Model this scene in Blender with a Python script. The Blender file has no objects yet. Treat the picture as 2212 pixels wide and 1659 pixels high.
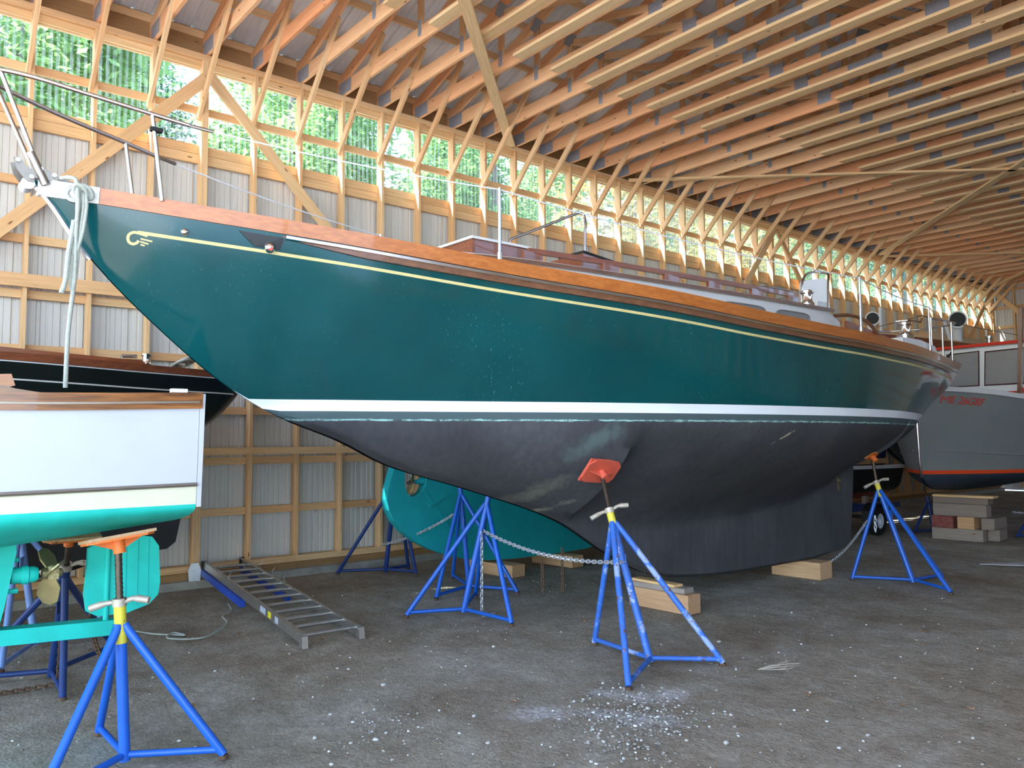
import bpy, math, random
import numpy as np
from mathutils import Vector, Matrix

S = bpy.context.scene
COL = S.collection
RND = random.Random(11)

# ------------------------------------------------------------------ camera
YAW, PITCH, ROLL, FPX, ZC = 0.8785, 0.0686, -0.0060, 1728.1, 1.68
cy, sy, cp, sp = math.cos(YAW), math.sin(YAW), math.cos(PITCH), math.sin(PITCH)
fw = Vector((-sy * cp, cy * cp, sp)); rt = Vector((cy, sy, 0)); up = rt.cross(fw)
cr, sr = math.cos(ROLL), math.sin(ROLL)
r2 = cr * rt + sr * up; u2 = -sr * rt + cr * up
cam = bpy.data.objects.new('camera', bpy.data.cameras.new('camera'))
COL.objects.link(cam)
cam.matrix_world = Matrix(((r2.x, u2.x, -fw.x, 0), (r2.y, u2.y, -fw.y, 0), (r2.z, u2.z, -fw.z, ZC), (0, 0, 0, 1)))
cam.data.sensor_fit = 'HORIZONTAL'; cam.data.sensor_width = 36
cam.data.lens = FPX / 2212 * 36
cam.data.clip_start = 0.05; cam.data.clip_end = 300
S.camera = cam

# ------------------------------------------------------------------ sky, sun, exposure
W = bpy.data.worlds.new('sky'); S.world = W; W.use_nodes = True
wn = W.node_tree.nodes; wl = W.node_tree.links
sky = wn.new('ShaderNodeTexSky'); sky.sky_type = 'NISHITA'; sky.sun_disc = False
sky.sun_elevation = math.radians(48); sky.sun_rotation = math.radians(209)
sky.air_density = 1.0; sky.dust_density = 0.8; sky.ozone_density = 2.0
wl.new(sky.outputs[0], wn['Background'].inputs[0])
wn['Background'].inputs[1].default_value = 1.0
SUND = Vector((1.0, 1.8, -2.57)).normalized()
sun = bpy.data.objects.new('sun', bpy.data.lights.new('sun', 'SUN')); COL.objects.link(sun)
sun.rotation_euler = SUND.to_track_quat('-Z', 'Y').to_euler()
sun.data.energy = 17.0; sun.data.angle = math.radians(0.55); sun.data.color = (1.0, 0.95, 0.88)
S.view_settings.view_transform = 'Standard'; S.view_settings.look = 'None'
S.view_settings.gamma = 1; S.view_settings.use_curve_mapping = False
S.view_settings.exposure = 0.78

# ------------------------------------------------------------------ helpers
WLOC = {}
def link(o, parent=None):
    COL.objects.link(o)
    if parent is not None:
        o.parent = parent
        o.matrix_parent_inverse = Matrix.Translation(-WLOC.get(parent.name, Vector((0, 0, 0))))
    return o
def empty(name, loc=(0, 0, 0), parent=None):
    o = bpy.data.objects.new(name, None); o.empty_display_size = 0.1
    o.location = loc; WLOC[o.name] = Vector(loc)
    return link(o, parent)
def thing(name, label, cat, loc=(0, 0, 0), group=None):
    o = empty(name, loc); o['label'] = label; o['category'] = cat
    if group: o['group'] = group
    return o
def tag(o, label, cat, group=None):
    o['label'] = label; o['category'] = cat
    if group: o['group'] = group
    return o
def struct(o):
    o['kind'] = 'structure'; return o
def mesh(name, v, f, smooth=False):
    m = bpy.data.meshes.new(name); m.from_pydata([tuple(p) for p in v], [], f); m.update()
    if smooth: m.polygons.foreach_set('use_smooth', [True] * len(m.polygons))
    return m
def put(name, m, mat, parent=None, mw=None, label=None):
    o = bpy.data.objects.new(name, m)
    if mat and not m.materials: m.materials.append(mat)
    if mw is not None: o.matrix_world = mw
    link(o, parent)
    if label: o['label'] = label
    return o
def frame(d, upv=Vector((0, 0, 1))):
    x = Vector(d).normalized()
    if abs(x.dot(upv)) > 0.99: upv = Vector((0, 1, 0))
    y = upv.cross(x).normalized(); z = x.cross(y)
    return x, y, z
BOXC = {}
def boxmesh(L, w, h, m=None):
    k = (round(L, 3), round(w, 4), round(h, 4), m.name if m else '')
    if k not in BOXC:
        a, b, c = L / 2, w / 2, h / 2
        v = [(x, y, z) for x in (-a, a) for y in (-b, b) for z in (-c, c)]
        f = [(0, 1, 3, 2), (4, 6, 7, 5), (0, 4, 5, 1), (2, 3, 7, 6), (0, 2, 6, 4), (1, 5, 7, 3)]
        BOXC[k] = mesh('piece', v, f)
        if m: BOXC[k].materials.append(m)
    return BOXC[k]
def beam(name, p0, p1, w, h, mat, parent=None, upv=(0, 0, 1)):
    """straight board from p0 to p1: w across, h along upv; its grain runs along local x"""
    p0, p1 = Vector(p0), Vector(p1); d = p1 - p0
    x, y, z = frame(d, Vector(upv)); c = (p0 + p1) / 2
    mw = Matrix(((x.x, y.x, z.x, c.x), (x.y, y.y, z.y, c.y), (x.z, y.z, z.z, c.z), (0, 0, 0, 1)))
    o = bpy.data.objects.new(name, boxmesh(d.length, w, h, mat))
    COL.objects.link(o)
    if parent is not None:
        o.parent = parent; mw = Matrix.Translation(-WLOC.get(parent.name, Vector())) @ mw
    o.matrix_local = mw
    return o
def bbox(name, x0, x1, y0, y1, z0, z1, mat, parent=None):
    """axis aligned board, grain along its longest side"""
    d = (x1 - x0, y1 - y0, z1 - z0); c = ((x0 + x1) / 2, (y0 + y1) / 2, (z0 + z1) / 2); i = d.index(max(d))
    if i == 0: return beam(name, (x0, c[1], c[2]), (x1, c[1], c[2]), d[1], d[2], mat, parent)
    if i == 1: return beam(name, (c[0], y0, c[2]), (c[0], y1, c[2]), d[0], d[2], mat, parent)
    return beam(name, (c[0], c[1], z0), (c[0], c[1], z1), d[0], d[1], mat, parent, upv=(0, 1, 0))

class MB:
    def __init__(s): s.v = []; s.f = []
    def add(s, v, f):
        n = len(s.v); s.v += [tuple(p) for p in v]; s.f += [tuple(i + n for i in q) for q in f]; return s
    def box(s, x0, x1, y0, y1, z0, z1):
        v = [(x, y, z) for x in (x0, x1) for y in (y0, y1) for z in (z0, z1)]
        return s.add(v, [(0, 1, 3, 2), (4, 6, 7, 5), (0, 4, 5, 1), (2, 3, 7, 6), (0, 2, 6, 4), (1, 5, 7, 3)])
    def bar(s, p0, p1, w, h, upv=(0, 0, 1)):
        p0, p1 = Vector(p0), Vector(p1); x, y, z = frame(p1 - p0, Vector(upv)); v = []
        for p in (p0, p1):
            for a in (-w / 2, w / 2):
                for b in (-h / 2, h / 2): v.append(p + y * a + z * b)
        return s.add(v, [(0, 1, 3, 2), (4, 6, 7, 5), (0, 4, 5, 1), (2, 3, 7, 6), (0, 2, 6, 4), (1, 5, 7, 3)])
    def tube(s, pts, r, n=10, cap=True, closed=False):
        pts = [Vector(p) for p in pts]; N = len(pts); v = []; f = []; yv = None
        for i, p in enumerate(pts):
            if closed: d = pts[(i + 1) % N] - pts[i - 1]
            else: d = pts[min(i + 1, N - 1)] - pts[max(i - 1, 0)]
            d.normalize()
            if yv is None: _, yv, zv = frame(d)
            else:
                yv = (yv - d * yv.dot(d)).normalized(); zv = d.cross(yv)
            rr = r[i] if isinstance(r, (list, tuple)) else r
            for k in range(n):
                a = 2 * math.pi * k / n; v.append(p + (yv * math.cos(a) + zv * math.sin(a)) * rr)
        for i in range(N if closed else N - 1):
            j = (i + 1) % N
            for k in range(n):
                f.append((i * n + k, i * n + (k + 1) % n, j * n + (k + 1) % n, j * n + k))
        if cap and not closed:
            f.append(tuple(range(n - 1, -1, -1))); f.append(tuple((N - 1) * n + k for k in range(n)))
        return s.add(v, f)
    def lathe(s, prof, o, ax=(0, 0, 1), n=20, cap=True):
        o = Vector(o); x, y, z = frame(Vector(ax)); v = []; f = []
        for (r, h) in prof:
            for k in range(n):
                a = 2 * math.pi * k / n; v.append(o + x * h + (y * math.cos(a) + z * math.sin(a)) * max(r, 1e-4))
        for i in range(len(prof) - 1):
            for k in range(n): f.append((i * n + k, i * n + (k + 1) % n, (i + 1) * n + (k + 1) % n, (i + 1) * n + k))
        if cap: f.append(tuple(range(n - 1, -1, -1))); f.append(tuple((len(prof) - 1) * n + k for k in range(n)))
        return s.add(v, f)
    def prism(s, poly, o, ax, ay, th):
        """polygon (a,b) on axes ax, ay at o, thickened th both ways along ax x ay"""
        o, ax, ay = Vector(o), Vector(ax), Vector(ay); nz = ax.cross(ay).normalized(); n = len(poly); v = []
        for sgn in (-1, 1):
            for a, b in poly: v.append(o + ax * a + ay * b + nz * th / 2 * sgn)
        f = [tuple(range(n - 1, -1, -1)), tuple(range(n, 2 * n))]
        f += [(i, (i + 1) % n, n + (i + 1) % n, n + i) for i in range(n)]
        return s.add(v, f)
    def build(s, name, mat, parent=None, smooth=False, label=None):
        m = mesh(name, s.v, s.f)
        if smooth:
            m.polygons.foreach_set('use_smooth', [True] * len(m.polygons))
            try: m.set_sharp_from_angle(angle=math.radians(42))
            except Exception: pass
        return put(name, m, mat, parent, label=label)

def arc(c, r, a0, a1, n, ax=(1, 0, 0), ay=(0, 0, 1)):
    c, ax, ay = Vector(c), Vector(ax), Vector(ay)
    return [c + ax * (r * math.cos(math.radians(a0 + (a1 - a0) * i / n))) + ay * (r * math.sin(math.radians(a0 + (a1 - a0) * i / n))) for i in range(n + 1)]
def smooth_path(pts, sub=6):
    P = [Vector(p) for p in pts]; out = []
    for i in range(len(P) - 1):
        a, b, c, d = P[max(i - 1, 0)], P[i], P[i + 1], P[min(i + 2, len(P) - 1)]
        for k in range(sub):
            t = k / sub
            out.append(0.5 * ((2 * b) + (c - a) * t + (2 * a - 5 * b + 4 * c - d) * t * t + (3 * b - a - 3 * c + d) * t ** 3))
    out.append(P[-1]); return out
def pchip(xs, ys):
    xs, ys = np.array(xs, float), np.array(ys, float); h = np.diff(xs); d = np.diff(ys) / h; m = np.zeros(len(xs))
    m[0], m[-1] = d[0], d[-1]
    for i in range(1, len(xs) - 1):
        if d[i - 1] * d[i] > 0:
            w1, w2 = 2 * h[i] + h[i - 1], h[i] + 2 * h[i - 1]
            m[i] = (w1 + w2) / (w1 / d[i - 1] + w2 / d[i])
    def fn(x):
        x = min(max(x, xs[0]), xs[-1]); i = min(max(int(np.searchsorted(xs, x)) - 1, 0), len(h) - 1)
        t = (x - xs[i]) / h[i]
        return float((2 * t ** 3 - 3 * t * t + 1) * ys[i] + (t ** 3 - 2 * t * t + t) * h[i] * m[i] + (-2 * t ** 3 + 3 * t * t) * ys[i + 1] + (t ** 3 - t * t) * h[i] * m[i + 1])
    return fn

# ------------------------------------------------------------------ materials
def srgb(r, g, b):
    return tuple(((c / 255) / 12.92 if c / 255 <= 0.04045 else ((c / 255 + 0.055) / 1.055) ** 2.4) for c in (r, g, b)) + (1.0,)
class NT:
    def __init__(s, name):
        s.m = bpy.data.materials.new(name); s.m.use_nodes = True; s.t = s.m.node_tree; s.b = s.t.nodes['Principled BSDF']
        s.tc = s.t.nodes.new('ShaderNodeTexCoord'); s.out = s.t.nodes['Material Output']
    def n(s, kind, **k):
        o = s.t.nodes.new(kind)
        for a, v in k.items(): setattr(o, a, v)
        return o
    def l(s, a, b): s.t.links.new(a, b)
    def coord(s, sc=(1, 1, 1), src='Object', loc=(0, 0, 0)):
        mp = s.n('ShaderNodeMapping'); s.l(s.tc.outputs[src], mp.inputs[0])
        mp.inputs['Scale'].default_value = sc; mp.inputs['Location'].default_value = loc; return mp.outputs[0]
    def noise(s, vec, scale, detail=4, rough=0.55, dist=0.0):
        o = s.n('ShaderNodeTexNoise'); s.l(vec, o.inputs['Vector']); o.inputs['Scale'].default_value = scale
        o.inputs['Detail'].default_value = detail; o.inputs['Roughness'].default_value = rough; o.inputs['Distortion'].default_value = dist
        return o.outputs[0]
    def ramp(s, fac, stops):
        o = s.n('ShaderNodeValToRGB'); s.l(fac, o.inputs[0]); e = o.color_ramp.elements
        while len(e) < len(stops): e.new(0.5)
        for i, (p, c) in enumerate(stops):
            e[i].position = p; e[i].color = c if len(c) == 4 else tuple(c) + (1,)
        return o.outputs[0]
    def mask(s, fac, a, b):
        o = s.n('ShaderNodeMapRange'); s.l(fac, o.inputs[0]); o.inputs[1].default_value = a; o.inputs[2].default_value = b; return o.outputs[0]
    def mix(s, fac, a, b, mode='MIX'):
        o = s.n('ShaderNodeMix', data_type='RGBA', blend_type=mode)
        for v, i in ((fac, 0), (a, 6), (b, 7)):
            if hasattr(v, 'is_linked') or hasattr(v, 'links'): s.l(v, o.inputs[i])
            else: o.inputs[i].default_value = v
        return o.outputs[2]
    def math(s, op, a, b=0.0):
        o = s.n('ShaderNodeMath', operation=op)
        for i, v in enumerate((a, b)):
            if hasattr(v, 'links'): s.l(v, o.inputs[i])
            else: o.inputs[i].default_value = v
        return o.outputs[0]
    def bump(s, h, st=0.3, d=0.01):
        o = s.n('ShaderNodeBump'); s.l(h, o.inputs['Height']); o.inputs['Strength'].default_value = st; o.inputs['Distance'].default_value = d
        s.l(o.outputs[0], s.b.inputs['Normal'])
    def set(s, col=None, rough=None, metal=None, coat=None, spec=None):
        for v, k in ((col, 'Base Color'), (rough, 'Roughness'), (metal, 'Metallic'), (coat, 'Coat Weight'), (spec, 'Specular IOR Level')):
            if v is None: continue
            if hasattr(v, 'links'): s.l(v, s.b.inputs[k])
            else: s.b.inputs[k].default_value = v
        return s.m
    def rnd(s): return s.n('ShaderNodeObjectInfo').outputs['Random']

def plain(name, col, rough=0.5, metal=0.0, coat=0.0, var=0.12, scale=6, bump=0.0, bs=60, chips=None, stretch=(1, 1, 1)):
    t = NT(name); v = t.coord(stretch); n = t.noise(v, scale, 5)
    dark = tuple(c * (1 - var) for c in col[:3]) + (1,); lite = tuple(min(1, c * (1 + var)) for c in col[:3]) + (1,)
    c = t.ramp(n, [(0.3, dark), (0.7, lite)])
    if chips:
        for (cc, th, sc) in chips:
            k = t.mask(t.noise(t.coord(), sc, 6, 0.65), th, th + 0.03); c = t.mix(k, c, cc)
    if bump: t.bump(t.noise(v, bs, 3), bump, 0.005)
    return t.set(c, rough, metal, coat)

def lumber(name, c0, c1, c2, rndv=0.35, rough=0.75, knots=True):
    t = NT(name); oi = t.n('ShaderNodeObjectInfo')
    off = t.n('ShaderNodeVectorMath', operation='SCALE'); cmb = t.n('ShaderNodeCombineXYZ')
    for i in range(3): t.l(oi.outputs['Random'], cmb.inputs[i])
    t.l(cmb.outputs[0], off.inputs[0]); off.inputs[3].default_value = 37.0
    ad = t.n('ShaderNodeVectorMath', operation='ADD'); t.l(t.tc.outputs['Object'], ad.inputs[0]); t.l(off.outputs[0], ad.inputs[1])
    mp = t.n('ShaderNodeMapping'); t.l(ad.outputs[0], mp.inputs[0]); mp.inputs['Scale'].default_value = (1.3, 26, 26)
    g = t.noise(mp.outputs[0], 1.6, 5, 0.6, 0.6)
    base = t.ramp(oi.outputs['Random'], [(0.0, c0), (0.55, c1), (1.0, c2)])
    gr = t.ramp(g, [(0.32, (0.86, 0.82, 0.77)), (0.62, (1.06, 1.05, 1.04))])
    c = t.mix(1.0, base, gr, 'MULTIPLY')
    if knots:
        mk = t.n('ShaderNodeMapping'); t.l(ad.outputs[0], mk.inputs[0]); mk.inputs['Scale'].default_value = (2.6, 9, 9)
        vo = t.n('ShaderNodeTexVoronoi'); t.l(mk.outputs[0], vo.inputs['Vector']); vo.inputs['Scale'].default_value = 1.0
        c = t.mix(t.mask(vo.outputs['Distance'], 0.10, 0.05), c, srgb(120, 72, 36))
    t.bump(g, 0.15, 0.003)
    return t.set(c, rough)

M = {}
M['pine'] = lumber('framing_pine', srgb(224, 188, 142), srgb(221, 180, 132), srgb(210, 164, 116))
M['chord'] = lumber('truss_fir', srgb(238, 196, 148), srgb(234, 180, 130), srgb(224, 156, 106))
M['strip'] = lumber('pale_spruce', srgb(232, 200, 150), srgb(226, 190, 140), srgb(222, 182, 128))
M['crib'] = lumber('crib_timber', srgb(206, 168, 128), srgb(196, 156, 116), srgb(186, 148, 112))
M['crib_grey'] = lumber('weathered_timber', srgb(150, 140, 132), srgb(138, 126, 118), srgb(126, 112, 104))
M['crib_red'] = plain('red_stained_timber', srgb(130, 72, 66), 0.85, var=0.35, scale=14)
M['sill'] = lumber('treated_sill', srgb(150, 118, 78), srgb(160, 120, 76), srgb(140, 112, 72))
M['plate'] = plain('truss_plate_steel', srgb(158, 160, 164), 0.5, 0.3, var=0.2, scale=60, bump=0.4, bs=220)
t = NT('siding_steel'); n = t.noise(t.coord((1, 1, 0.3)), 0.8, 3)
M['siding'] = t.set(t.ramp(n, [(0.3, srgb(200, 198, 193)), (0.7, srgb(210, 208, 203))]), 0.5, 0.1)
t = NT('roofing_steel'); n = t.noise(t.coord((0.5, 3, 3)), 1.3, 4)
M['roofing'] = t.set(t.ramp(n, [(0.3, srgb(214, 215, 216)), (0.7, srgb(226, 227, 228))]), 0.42, 0.05)
M['concrete'] = plain('concrete', srgb(150, 146, 138), 0.9, var=0.18, scale=9, bump=0.3, bs=90)
# clear corrugated panel
t = NT('clear_corrugated_panel')
tr = t.n('ShaderNodeBsdfTransparent'); tr.inputs[0].default_value = (0.80, 0.90, 0.95, 1)
gl = t.n('ShaderNodeBsdfGlossy'); gl.inputs['Roughness'].default_value = 0.12
tl = t.n('ShaderNodeBsdfTranslucent'); tl.inputs[0].default_value = (0.85, 0.95, 1.0, 1)
m1 = t.n('ShaderNodeMixShader'); m2 = t.n('ShaderNodeMixShader'); fr = t.n('ShaderNodeFresnel'); fr.inputs[0].default_value = 1.3
wv = t.n('ShaderNodeTexWave', bands_direction='Y'); t.l(t.coord(), wv.inputs[0]); wv.inputs['Scale'].default_value = 4.6; wv.inputs['Distortion'].default_value = 0.6
st = t.math('ADD', t.math('MULTIPLY', wv.outputs['Fac'], 0.45), t.math('MULTIPLY', t.noise(t.coord((1, 30, 0.2)), 2.0, 3), 0.75))
t.l(t.math('ADD', t.math('MULTIPLY', t.mask(st, 0.5, 0.9), 0.21), 0.0), m1.inputs[0]); t.l(tr.outputs[0], m1.inputs[1]); t.l(tl.outputs[0], m1.inputs[2])
t.l(fr.outputs[0], m2.inputs[0]); t.l(m1.outputs[0], m2.inputs[1]); t.l(gl.outputs[0], m2.inputs[2])
t.l(m2.outputs[0], t.out.inputs[0]); M['clear'] = t.m
# gravel floor
t = NT('packed_gravel'); v = t.coord()
big = t.noise(v, 0.9, 7, 0.68, 0.4); fine = t.noise(v, 26, 8, 0.78); mid = t.noise(v, 4.5, 8, 0.72)
c = t.ramp(big, [(0.28, srgb(132, 118, 100)), (0.5, srgb(158, 150, 136)), (0.72, srgb(180, 176, 166))])
c = t.mix(0.75, c, t.ramp(mid, [(0.32, (0.66, 0.64, 0.61)), (0.66, (1.16, 1.17, 1.18))]), 'MULTIPLY')
c = t.mix(0.85, c, t.ramp(fine, [(0.3, (0.58, 0.57, 0.55)), (0.68, (1.28, 1.28, 1.28))]), 'MULTIPLY')
sepv = t.n('ShaderNodeSeparateXYZ'); t.l(t.tc.outputs['Object'], sepv.inputs[0])
def spot(cx, cyy, rx, ry, ang=0.0):
    mp = t.n('ShaderNodeMapping', vector_type='TEXTURE'); t.l(t.tc.outputs['Object'], mp.inputs[0])
    mp.inputs['Location'].default_value = (cx, cyy, 0); mp.inputs['Rotation'].default_value = (0, 0, ang); mp.inputs['Scale'].default_value = (rx, ry, 40)
    ln = t.n('ShaderNodeVectorMath', operation='LENGTH'); t.l(mp.outputs[0], ln.inputs[0])
    return t.math('ADD', ln.outputs['Value'], t.math('MULTIPLY', t.math('SUBTRACT', mid, 0.5), 2.6))
dust = None
for a in ((-3.62, 4.02, 0.30, 0.12, 0.5), (-3.78, 3.35, 0.28, 0.16, 0.9), (-3.30, 3.75, 0.24, 0.13, 0.6), (-3.48, 4.22, 0.14, 0.2, 0.2), (-3.55, 3.62, .2, .1, 0.7)):
    k = t.mask(spot(*a), 1.15, 0.25)
    dust = k if dust is None else t.math('MAXIMUM', dust, k)
c = t.mix(t.math('MULTIPLY', t.math('MULTIPLY', dust, t.mask(fine, 0.38, 0.56)), 0.8), c, srgb(212, 213, 216))
vo = t.n('ShaderNodeTexVoronoi'); t.l(v, vo.inputs['Vector']); vo.inputs['Scale'].default_value = 42
hh = t.math('ADD', t.math('MULTIPLY', fine, 0.6), t.math('MULTIPLY', t.mask(vo.outputs['Distance'], 0.5, 0.0), 0.35))
t.bump(t.math('ADD', t.math('MULTIPLY', hh, 0.6), t.math('MULTIPLY', mid, 1.8)), 0.8, 0.035)
M['gravel'] = t.set(c, 0.95, spec=0.2)
M['ground'] = plain('pale_bounce_ground', srgb(200, 203, 206), 0.95, var=0.12, scale=3)  # unseen ground outside, toned pale and cool to bounce light indoors
M['stone'] = plain('pale_stone', srgb(176, 174, 170), 0.85, var=0.25, scale=9)
t = NT('gravel_bits'); ge = t.n('ShaderNodeNewGeometry')
M['gravel_bits'] = t.set(t.ramp(ge.outputs['Random Per Island'], [(0.0, srgb(96, 90, 82)), (0.6, srgb(150, 146, 138)), (0.85, srgb(176, 175, 172)), (1.0, srgb(214, 215, 216))]), 0.9)
M['leaf_dry'] = plain('dry_leaf', srgb(146, 112, 86), 0.8, var=0.3, scale=12)
M['twig'] = plain('dry_twig', srgb(170, 160, 148), 0.85)
# paints
t = NT('green_topside_enamel'); v = t.coord()
n = t.noise(v, 1.1, 4, 0.6)
c = t.ramp(n, [(0.25, srgb(0, 60, 64)), (0.75, srgb(2, 76, 78))])
dr = t.math('MULTIPLY', t.mask(t.noise(t.coord((26, 26, 5)), 3.2, 3, 0.7), 0.655, 0.69), t.mask(t.noise(v, 1.6, 3), 0.42, 0.62))
c = t.mix(t.math('MULTIPLY', dr, 0.5), c, srgb(110, 160, 158))
M['green'] = t.set(c, t.math('ADD', t.math('MULTIPLY', t.mask(t.noise(v, 0.8, 3), 0.3, 0.7), 0.09), 0.07), 0, 0.2)
M['boot'] = plain('white_boot_stripe', srgb(232, 236, 240), 0.35, var=0.03, chips=[(srgb(90, 120, 120), 0.74, 16)])
t = NT('black_bottom_paint'); v = t.coord()
sv = t.noise(t.coord((9, 9, 0.8)), 2.2, 5, 0.6); pn = t.noise(v, 1.3, 5, 0.6)
c = t.ramp(pn, [(0.3, srgb(60, 60, 63)), (0.6, srgb(73, 73, 76)), (0.8, srgb(88, 88, 89))])
c = t.mix(0.5, c, t.ramp(sv, [(0.35, (0.78, 0.8, 0.84)), (0.66, (1.25, 1.25, 1.25))]), 'MULTIPLY')
def bspot(ctr, rad, lo, hi):
    mp = t.n('ShaderNodeMapping', vector_type='TEXTURE'); t.l(t.tc.outputs['Object'], mp.inputs[0])
    mp.inputs['Location'].default_value = ctr; mp.inputs['Scale'].default_value = rad; mp.inputs['Rotation'].default_value = (0.6, 0, 0)
    ln = t.n('ShaderNodeVectorMath', operation='LENGTH'); t.l(mp.outputs[0], ln.inputs[0])
    return t.mask(t.math('ADD', ln.outputs['Value'], t.math('MULTIPLY', t.math('SUBTRACT', t.noise(v, 7, 6, 0.7), 0.5), 2.6)), hi, lo)
c = t.mix(t.math('MULTIPLY', bspot((-4.3, 4.55, 1.66), (2, .30, .10), 0.3, 1.1), 0.7), c, srgb(92, 108, 106))
c = t.mix(t.math('MULTIPLY', bspot((-4.75, 4.35, 1.22), (2, .38, .11), 0.2, 1.0), 0.6), c, srgb(118, 118, 104))
c = t.mix(t.math('MULTIPLY', bspot((-5.2, 4.55, 1.02), (2, .28, .05), 0.2, 1.0), 0.7), c, srgb(150, 148, 132))
c = t.mix(bspot((-4.0, 6.6, 1.70), (2, .17, .02), 0.2, 0.7), c, srgb(205, 200, 165))
sz = t.n('ShaderNodeSeparateXYZ'); t.l(t.tc.outputs['Object'], sz.inputs[0])
zn = t.math('ADD', sz.outputs[2], t.math('MULTIPLY', t.math('SUBTRACT', t.noise(t.coord((1, 3, 14)), 3, 5, .7), 0.5), 0.03))
edge = t.math('MULTIPLY', t.mask(zn, 1.813, 1.817), t.mask(zn, 1.830, 1.825))
c = t.mix(t.math('MULTIPLY', t.mask(zn, 1.815, 1.825), 0.85), c, srgb(74, 92, 94))
c = t.mix(t.math('MULTIPLY', edge, t.mask(t.noise(t.coord((1, 5, 1)), 2, 5, .7), 0.36, 0.56)), c, srgb(150, 192, 184))
M['bottom'] = t.set(c, 0.72, 0, spec=0.3)
M['gold'] = plain('gold_leaf', srgb(198, 184, 126), 0.45, 0.0, var=0.06)
def varnish(name, c0, c1, stretch=(20, 1.4, 20)):
    t = NT(name); g = t.noise(t.coord(stretch), 2.0, 5, 0.6, 0.5)
    return t.set(t.ramp(g, [(0.3, c0), (0.7, c1)]), 0.28, 0, 0.35)
M['varnish'] = varnish('varnished_mahogany', srgb(152, 84, 36), srgb(186, 112, 54))
M['teak'] = varnish('dull_teak', srgb(92, 60, 42), srgb(124, 84, 60))
M['mahogany'] = varnish('dark_mahogany', srgb(104, 54, 32), srgb(140, 78, 48))
M['bright'] = varnish('streaky_varnish', srgb(72, 42, 20), srgb(156, 98, 50))
M['white_gel'] = plain('white_gelcoat', srgb(212, 212, 211), 0.3, var=0.03, scale=3)
M['white_paint'] = plain('white_topside_paint', srgb(184, 186, 191), 0.42, var=0.03, scale=4, chips=[(srgb(190, 180, 168), 0.79, 7)])
M['cream'] = plain('cream_paint', srgb(208, 204, 178), 0.5, var=0.05, chips=[(srgb(150, 130, 110), 0.74, 9)])
M['tealpaint'] = plain('worn_teal_bottom_paint', srgb(18, 184, 168), 0.7, var=0.14, scale=5, bump=0.25, bs=40, chips=[(srgb(24, 82, 88), 0.70, 13)])
M['teal_keel'] = plain('teal_antifouling', srgb(0, 150, 156), 0.66, var=0.08, scale=4, bump=0.08, bs=50)
M['blackgreen'] = plain('dark_green_topside', srgb(4, 17, 15), 0.22, var=0.2, scale=2)
M['black'] = plain('black_paint', srgb(12, 12, 13), 0.6, var=0.2)
M['steel'] = plain('stainless_steel', srgb(205, 205, 208), 0.2, 1.0, var=0.05)
M['dull_steel'] = plain('dull_stainless', srgb(150, 142, 132), 0.38, 0.9, var=0.1)
M['chrome'] = plain('chrome', srgb(225, 225, 228), 0.08, 1.0, var=0.03)
M['alu'] = plain('aluminium', srgb(190, 188, 184), 0.33, 0.9, var=0.1, scale=14)
M['galv'] = plain('galvanised_chain', srgb(196, 200, 206), 0.42, 0.7, var=0.12, scale=30)
M['rust_chain'] = plain('rusty_chain', srgb(96, 72, 54), 0.8, 0.3, var=0.35, scale=30)
M['blue'] = plain('blue_stand_paint', srgb(24, 90, 186), 0.42, 0.0, 0.1, var=0.08, scale=8, chips=[(srgb(98, 62, 48), 0.71, 26), (srgb(150, 170, 205), 0.72, 11)])
M['blue_worn'] = plain('rusted_blue_paint', srgb(52, 104, 190), 0.5, 0.0, 0, var=0.15, scale=6, chips=[(srgb(138, 158, 200), 0.55, 6), (srgb(110, 66, 48), 0.60, 26)])
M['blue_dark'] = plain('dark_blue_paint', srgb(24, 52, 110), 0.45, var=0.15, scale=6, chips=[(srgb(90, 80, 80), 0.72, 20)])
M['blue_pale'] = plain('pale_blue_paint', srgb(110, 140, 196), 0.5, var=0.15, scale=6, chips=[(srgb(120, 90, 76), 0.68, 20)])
M['yellow'] = plain('yellow_collar_paint', srgb(206, 190, 58), 0.5, var=0.15, scale=9, chips=[(srgb(98, 74, 50), 0.66, 20)])
M['orange'] = plain('orange_pad_paint', srgb(222, 112, 38), 0.55, var=0.12, scale=12, chips=[(srgb(42, 34, 30), 0.66, 22)])
M['redpad'] = plain('red_orange_pad_paint', srgb(206, 88, 66), 0.6, var=0.12, scale=9, chips=[(srgb(120, 52, 44), 0.68, 16)])
M['rod'] = plain('oily_screw', srgb(84, 72, 62), 0.42, 0.7, var=0.25, scale=40)
M['handle'] = plain('worn_handle', srgb(176, 164, 148), 0.5, 0.3, var=0.2, scale=16, chips=[(srgb(92, 64, 50), 0.62, 22)])
M['rope'] = plain('white_rope', srgb(162, 166, 156), 0.9, var=0.12, scale=60, bump=0.5, bs=160)
M['bronze'] = plain('bronze_propeller', srgb(158, 142, 100), 0.42, 0.75, var=0.2, scale=12)
M['barnacle'] = plain('barnacle_crust', srgb(190, 176, 128), 0.9, var=0.4, scale=60)
M['greyhull'] = plain('grey_hull_paint', srgb(126, 131, 131), 0.4, var=0.05, scale=2)
M['navy'] = plain('navy_bottom', srgb(40, 52, 66), 0.6, var=0.12)
M['orange_stripe'] = plain('orange_boot_stripe', srgb(222, 72, 26), 0.45, var=0.05)
M['red_trim'] = plain('red_trim', srgb(214, 58, 36), 0.45, var=0.08)
M['redletter'] = plain('red_lettering', srgb(192, 66, 46), 0.55, var=0.1)
M['glass'] = NT('dark_window_glass').set(srgb(128, 129, 130), 0.08, 0, 0, 0.8)
M['frame_dark'] = plain('dark_window_frame', srgb(70, 34, 30), 0.5)
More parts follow.
